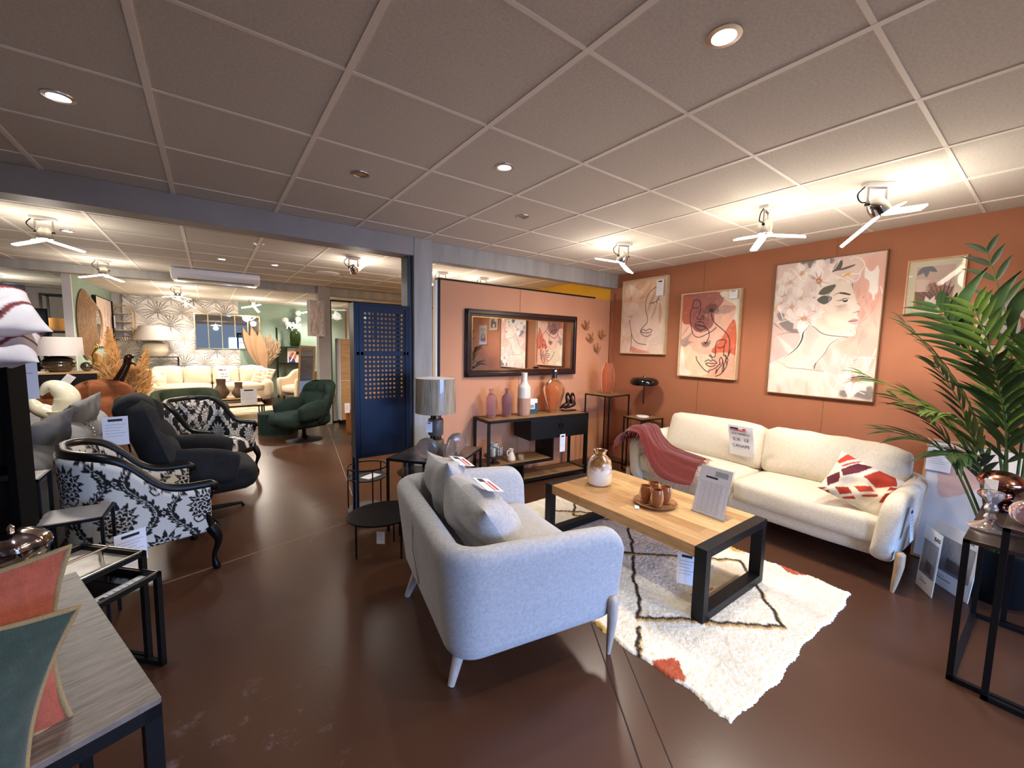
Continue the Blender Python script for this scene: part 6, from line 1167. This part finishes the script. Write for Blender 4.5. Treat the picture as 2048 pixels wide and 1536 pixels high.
T=thing('floor_mirror','slim pine-framed floor mirror leaning beside the grey column','mirror',(1.64,9.86,0),-12); T.rotation_euler=(math.radians(-6),math.radians(3),math.radians(-12)); h_=1.42
g=MB(); g.bb((-.165,-.03,0),(-.125,0,h_)).bb((.125,-.03,0),(.165,0,h_)).bb((-.125,-.03,0),(.125,0,.04)).bb((-.125,-.03,h_-.04),(.125,0,h_)).build('frame','pine',T); MB().bb((-.125,-.018,.04),(.125,-.006,h_-.04)).build('mirror_glass','mirror',T)
cv=Cv(.2,.62,(206,200,194),.01); cv.noise(.12,12,4)
framed('canvas_print','pale grey textured canvas hung on the grey column','picture',(1.50,7.90,1.60),18,.26,.62,cv,'white',.004,.10)
# ---------------------------------------------------------------- far sofa, tables and rug
T=thing('far_sofa','long beige sofa with loose back cushions in front of the palm wallpaper','sofa',(.02,11.62,0),-90)
L,D=2.36,.95
MB().soft((0,0,.24),(D-.1,L-.1,.30),r=.08,n=8).build('base','cream_fabric',T,sm=180); MB().soft((-.38,0,.50),(.18,L-.1,.40),r=.08,n=8).build('back_frame','cream_fabric',T,sm=180)
for s_ in(-1,1): MB().soft((.0,s_*(L/2-.12),.38),(D-.06,.24,.42),r=.11,puff=(.01,.01,.01),n=8).build('armrest','cream_fabric',T,sm=180)
for k in range(2): MB().soft((.06,-.5+1.0*k,.43),(.80,.98,.16),r=.06,puff=(.01,0,.03),n=10).build('seat_cushion','cream_fabric',T,sm=180)
for k in range(4): MB().soft((-.20,-.80+.53*k,.68),(.20,.52,.42),r=.08,puff=(.05,0,.02),n=12,R=rot3(0,-12,0),noise=.006,seed=k).build('back_cushion','cream_fabric',T,sm=180)
for (x,y,lb,a_) in((1.02,11.50,'cream scatter cushion at the right arm of the far beige sofa',-25),(-.98,11.45,'cream scatter cushion at the left arm of the far beige sofa',25)):
    T=thing('scatter_cushion',lb,'cushion',(x,y,.68),0); MB().pillow((0,0,0),.46,.40,.17,R=rot3(0,0,a_)@rot3(-24,0,0)@rot3(0,12,0),seed=int(x*5)+9,crease=.01,gath=.004).build('cushion_cover','cream_fabric',T,sm=180)
signsheet('paper_sign','white sheet with red banner hung on the far beige sofa',(.24,11.62,.55),rot3(0,0,2)@rot3(-12,0,0),.22,.30,[('SUR LE',.50,.045),('CANAPE',.30,.045)])
def berber():
    x0,x1,y0,y1=-.9,1.35,8.28,10.9; c=Cv(x1-x0,y1-y0,(222,208,184),.02); g=np.random.default_rng(1)
    for i in range(-3,6):
        P=[((i+k%2)*.25,k*.125) for k in range(9)]; c.line(P,.02,(90,78,66),.9,sm=0)
    c.noise(.05,6); X=x0+c.X*(x1-x0);Y=y0+c.Y*(y1-y0); Z=.010+g.normal(size=X.shape)*.002; Z=np.where(np.minimum.reduce([c.X,1-c.X,c.Y,1-c.Y])<1e-6,.001,Z)
    tag(MB().grid(np.stack([X,Y,Z],-1),C=lin(c.A)).build('area_rug','paint_rug',sm=180),'cream rug with a thin dark lattice under the far coffee tables','rug')
berber()
def ctable(label,x0,x1,y0,y1,h):
    T=thing('coffee_table',label,'table',((x0+x1)/2,(y0+y1)/2,.013),0,'pair of black-framed far coffee tables'); w,d=x1-x0,y1-y0;h-=.013; g=MB(); b=.022
    for x in(-1,1):
        for y in(-1,1): g.bar((x*(w/2-b/2),y*(d/2-b/2),0),(x*(w/2-b/2),y*(d/2-b/2),h-.004),b)
        g.bar((x*(w/2-b/2),-d/2,b/2),(x*(w/2-b/2),d/2,b/2),b)
        g.bar((x*(w/2-b/2),-d/2,h-.016),(x*(w/2-b/2),d/2,h-.016),b)
    for y in(-1,1): g.bar((-w/2,y*(d/2-b/2),h-.016),(w/2,y*(d/2-b/2),h-.016),b)
    g.build('frame','blackmetal',T); MB().bb((-w/2+.01,-d/2+.01,h-.012),(w/2-.01,d/2-.01,h)).build('tabletop','pine',T)
ctable('higher black-framed pine coffee table in the far lounge, carrying two vases',-.19,.80,9.42,10.05,.375); ctable('lower black-framed pine coffee table in front of the higher one in the far lounge',.08,.80,8.98,9.38,.305)
vp=[(.06,0),(.075,.01),(.13,.09),(.125,.14),(.075,.24),(.078,.33),(.08,.35)]
one('carved_vase','larger carved brown ceramic vase on the far coffee table','vase',(.15,9.72,.376),MB().lathe(pot(sm2([(r_*1.0,z*1.06) for r_,z in vp]),.006),40,wob=lambda a,z:1+.02*np.cos(a*16)*np.sin(z*90)),'brownclay',sm=70,group='carved vases on the far table')
one('carved_vase','smaller carved brown ceramic vase on the far coffee table','vase',(.43,9.70,.376),MB().lathe(pot(sm2([(r_*.86,z*.86) for r_,z in vp]),.006),40,wob=lambda a,z:1+.02*np.cos(a*16)*np.sin(z*90)),'brownclay',sm=70,group='carved vases on the far table')
mat('brownclay',(112,88,68),.6,var=.3,vs=30,stretch=(.3,.3,3))
T=thing('lacquer_box','flat black box with a red lid panel at the back of the far coffee table','box',(.60,9.93,.376),-15); MB().bb((-.14,-.09,0),(.14,.09,.10)).build('box_body','black',T,bevel=.003); MB().bb((-.13,-.08,.10),(.13,.08,.108)).build('red_lid','redink',T)
t=tagpaper('price_sheet','white printed price sheet standing on the lower far coffee table',(.56,9.10,.306),-4,.26,.30); t['category']='price sheet'
# ---------------------------------------------------------------- air conditioner, diffuser, glazed partition, wood cabinet
T=thing('air_conditioner','long white air conditioner hung under the ceiling before the second beam','air conditioner',(.13,7.25,2.325)); P=[(0,.07),(.06,.02),(.22,0),(.62,.02),(.62,.15),(.0,.15)]
m=MB(); m.poly([(y,z) for y,z in P],-.52,.52,mat=(np.array([[0,0,1],[1,0,0],[0,1,0]]),(0,0,0))); m.build('casing','whitegloss',T,bevel=.02,seg=3,sm=60)
m=MB()
for k in range(6): m.box((-.36+.145*k,.115,.006),(.125,.012,.008),R=rot3(-15,0,0))
m.build('outlet_vanes','greyink',T); MB().box((0,.13,.004),(.90,.10,.006),R=rot3(-6,0,0)).build('outlet','darksteel',T)
T=thing('ceiling_diffuser','round white ceiling diffuser right of the air conditioner','diffuser',(1.39,6.33,H)); MB().lathe([(.001,-.02),(.10,-.02),(.15,-.012),(.16,0)],32).build('diffuser_disc','white',T)
for k,(x0,x1) in enumerate(((1.80,2.16),(2.18,2.62),(2.64,3.08),(3.10,3.54),(3.56,4.0))):
    T=thing('glazed_panel','tall black-framed glass panel of the screen behind the wood cabinet, number counted from the column: '+['first','second','third','fourth','fifth'][k],'glass partition',(0,8.10,0),0,'glazed screen panels'); T['label']=['leftmost','second from left','middle','second from right','rightmost'][k]+' black-framed glass panel of the screen behind the wooden cabinet'
    g=MB(); g.bb((x0-.01,-.02,0),(x0+.02,.02,2.28)).bb((x1-.02,-.02,0),(x1+.01,.02,2.28)).bb((x0+.02,-.02,2.25),(x1-.02,.02,2.28)).bb((x0+.02,-.02,0),(x1-.02,.02,.03)).build('frame','black',T); MB().bb((x0+.02,-.003,.03),(x1-.02,.003,2.25)).build('glass_pane','clearpane',T)
T=thing('wood_cabinet','tall oak cabinet with two stacked doors beside the grey column','cabinet',(1.87,7.74,0)); w,d=.78,.32
MB().bb((.0,0,.09),(w,d,1.575)).build('body','oakdark',T,bevel=.003); MB().bb((.03,.03,0),(w-.03,d-.03,.09)).build('plinth','black',T)
for z0,z1 in((.10,.82),(.835,1.565)):
    for x0,x1 in((.012,.385),(.395,.768)):
        dd=MB().bb((x0,-.018,z0),(x1,0,z1)).build('door','oak',T,bevel=.003); MB().bb((x1-.02,-.022,z0),(x1-.012,-.018,z1)).build('edge_strip','black',dd)
woodmat('oakdark',(150,116,76),(136,104,66),'z',.3,.5,1,2)
# ---------------------------------------------------------------- shelving bay at the far left
def rackunit(label,x0,x1,y,d,h,shelves):
    T=thing('shelving_unit',label,'shelving',(0,0,0)); g=MB()
    for x in(x0,x1):
        for yy in(y,y+d): g.bar((x,yy,0),(x,yy,h),.03)
    for z in shelves+[h-.015]:
        for yy in(y,y+d): g.bar((x0,yy,z),(x1,yy,z),.025)
        for x in(x0,x1): g.bar((x,y,z),(x,y+d,z),.025)
    g.build('frame','black',T)
    for z in shelves: MB().bb((x0,y,z+.0126),(x1,y+d,z+.028)).build('shelf','white' if z<.9 else 'black',T)
rackunit('tall black shelving frame beside the end of the green wall',-2.32,-1.98,10.6,.4,2.25,[.5,1.58])
rackunit('lower white-shelved rack in the far left bay',-3.1,-2.36,10.4,.45,1.75,[.6,.95,1.28])
T=thing('carton_box','plain brown carton on the tall black shelving frame','box',(-2.14,10.8,1.609)); MB().bb((-.12,-.12,0),(.12,.12,.22)).build('carton','brownbox',T,bevel=.002)
mat('brownbox',(170,120,60),.8)
cv=Cv(.75,.5,(52,52,54),.012); cv.fill([(.2,.4),(.8,.4),(.9,.8),(.3,.9)],(84,84,86),1,soft=.05); cv.noise(.2,8,2)
framed('framed_picture','dark framed picture standing high in the far left shelving bay','picture',(-2.50,10.33,1.49),0,.62,.48,cv,'black',.015,.03)
cols=[(226,220,214),(60,56,58),(180,170,160),(110,100,96),(214,206,200),(84,78,78),(196,186,176)]
for k in range(7):
    nm='swatch%d'%k; mat(nm,cols[k],.9); one('rug_sample',['white','charcoal','beige','brown-grey','pale','dark','sand'][k]+' hanging textile sample in the far left bay, '+['first','second','third','fourth','fifth','sixth','seventh'][k]+' from the left','textile sample',(-2.93+.075*k,10.36,.957),MB().bb((-.028,-.01,0),(.028,.03,.78)),nm,group='hanging textile samples')
for k,(x,w_,m_) in enumerate(((-2.95,.2,'black'),(-2.70,.22,'grey_velvet'),(-2.48,.16,'black'))): one('storage_box',['black box at the left of the low white shelf','grey box in the middle of the low white shelf','black box at the right of the low white shelf'][k]+' in the far left bay','box',(x,10.6,.9785),MB().bb((-w_/2,-.1,0),(w_/2,.1,.14)),m_)
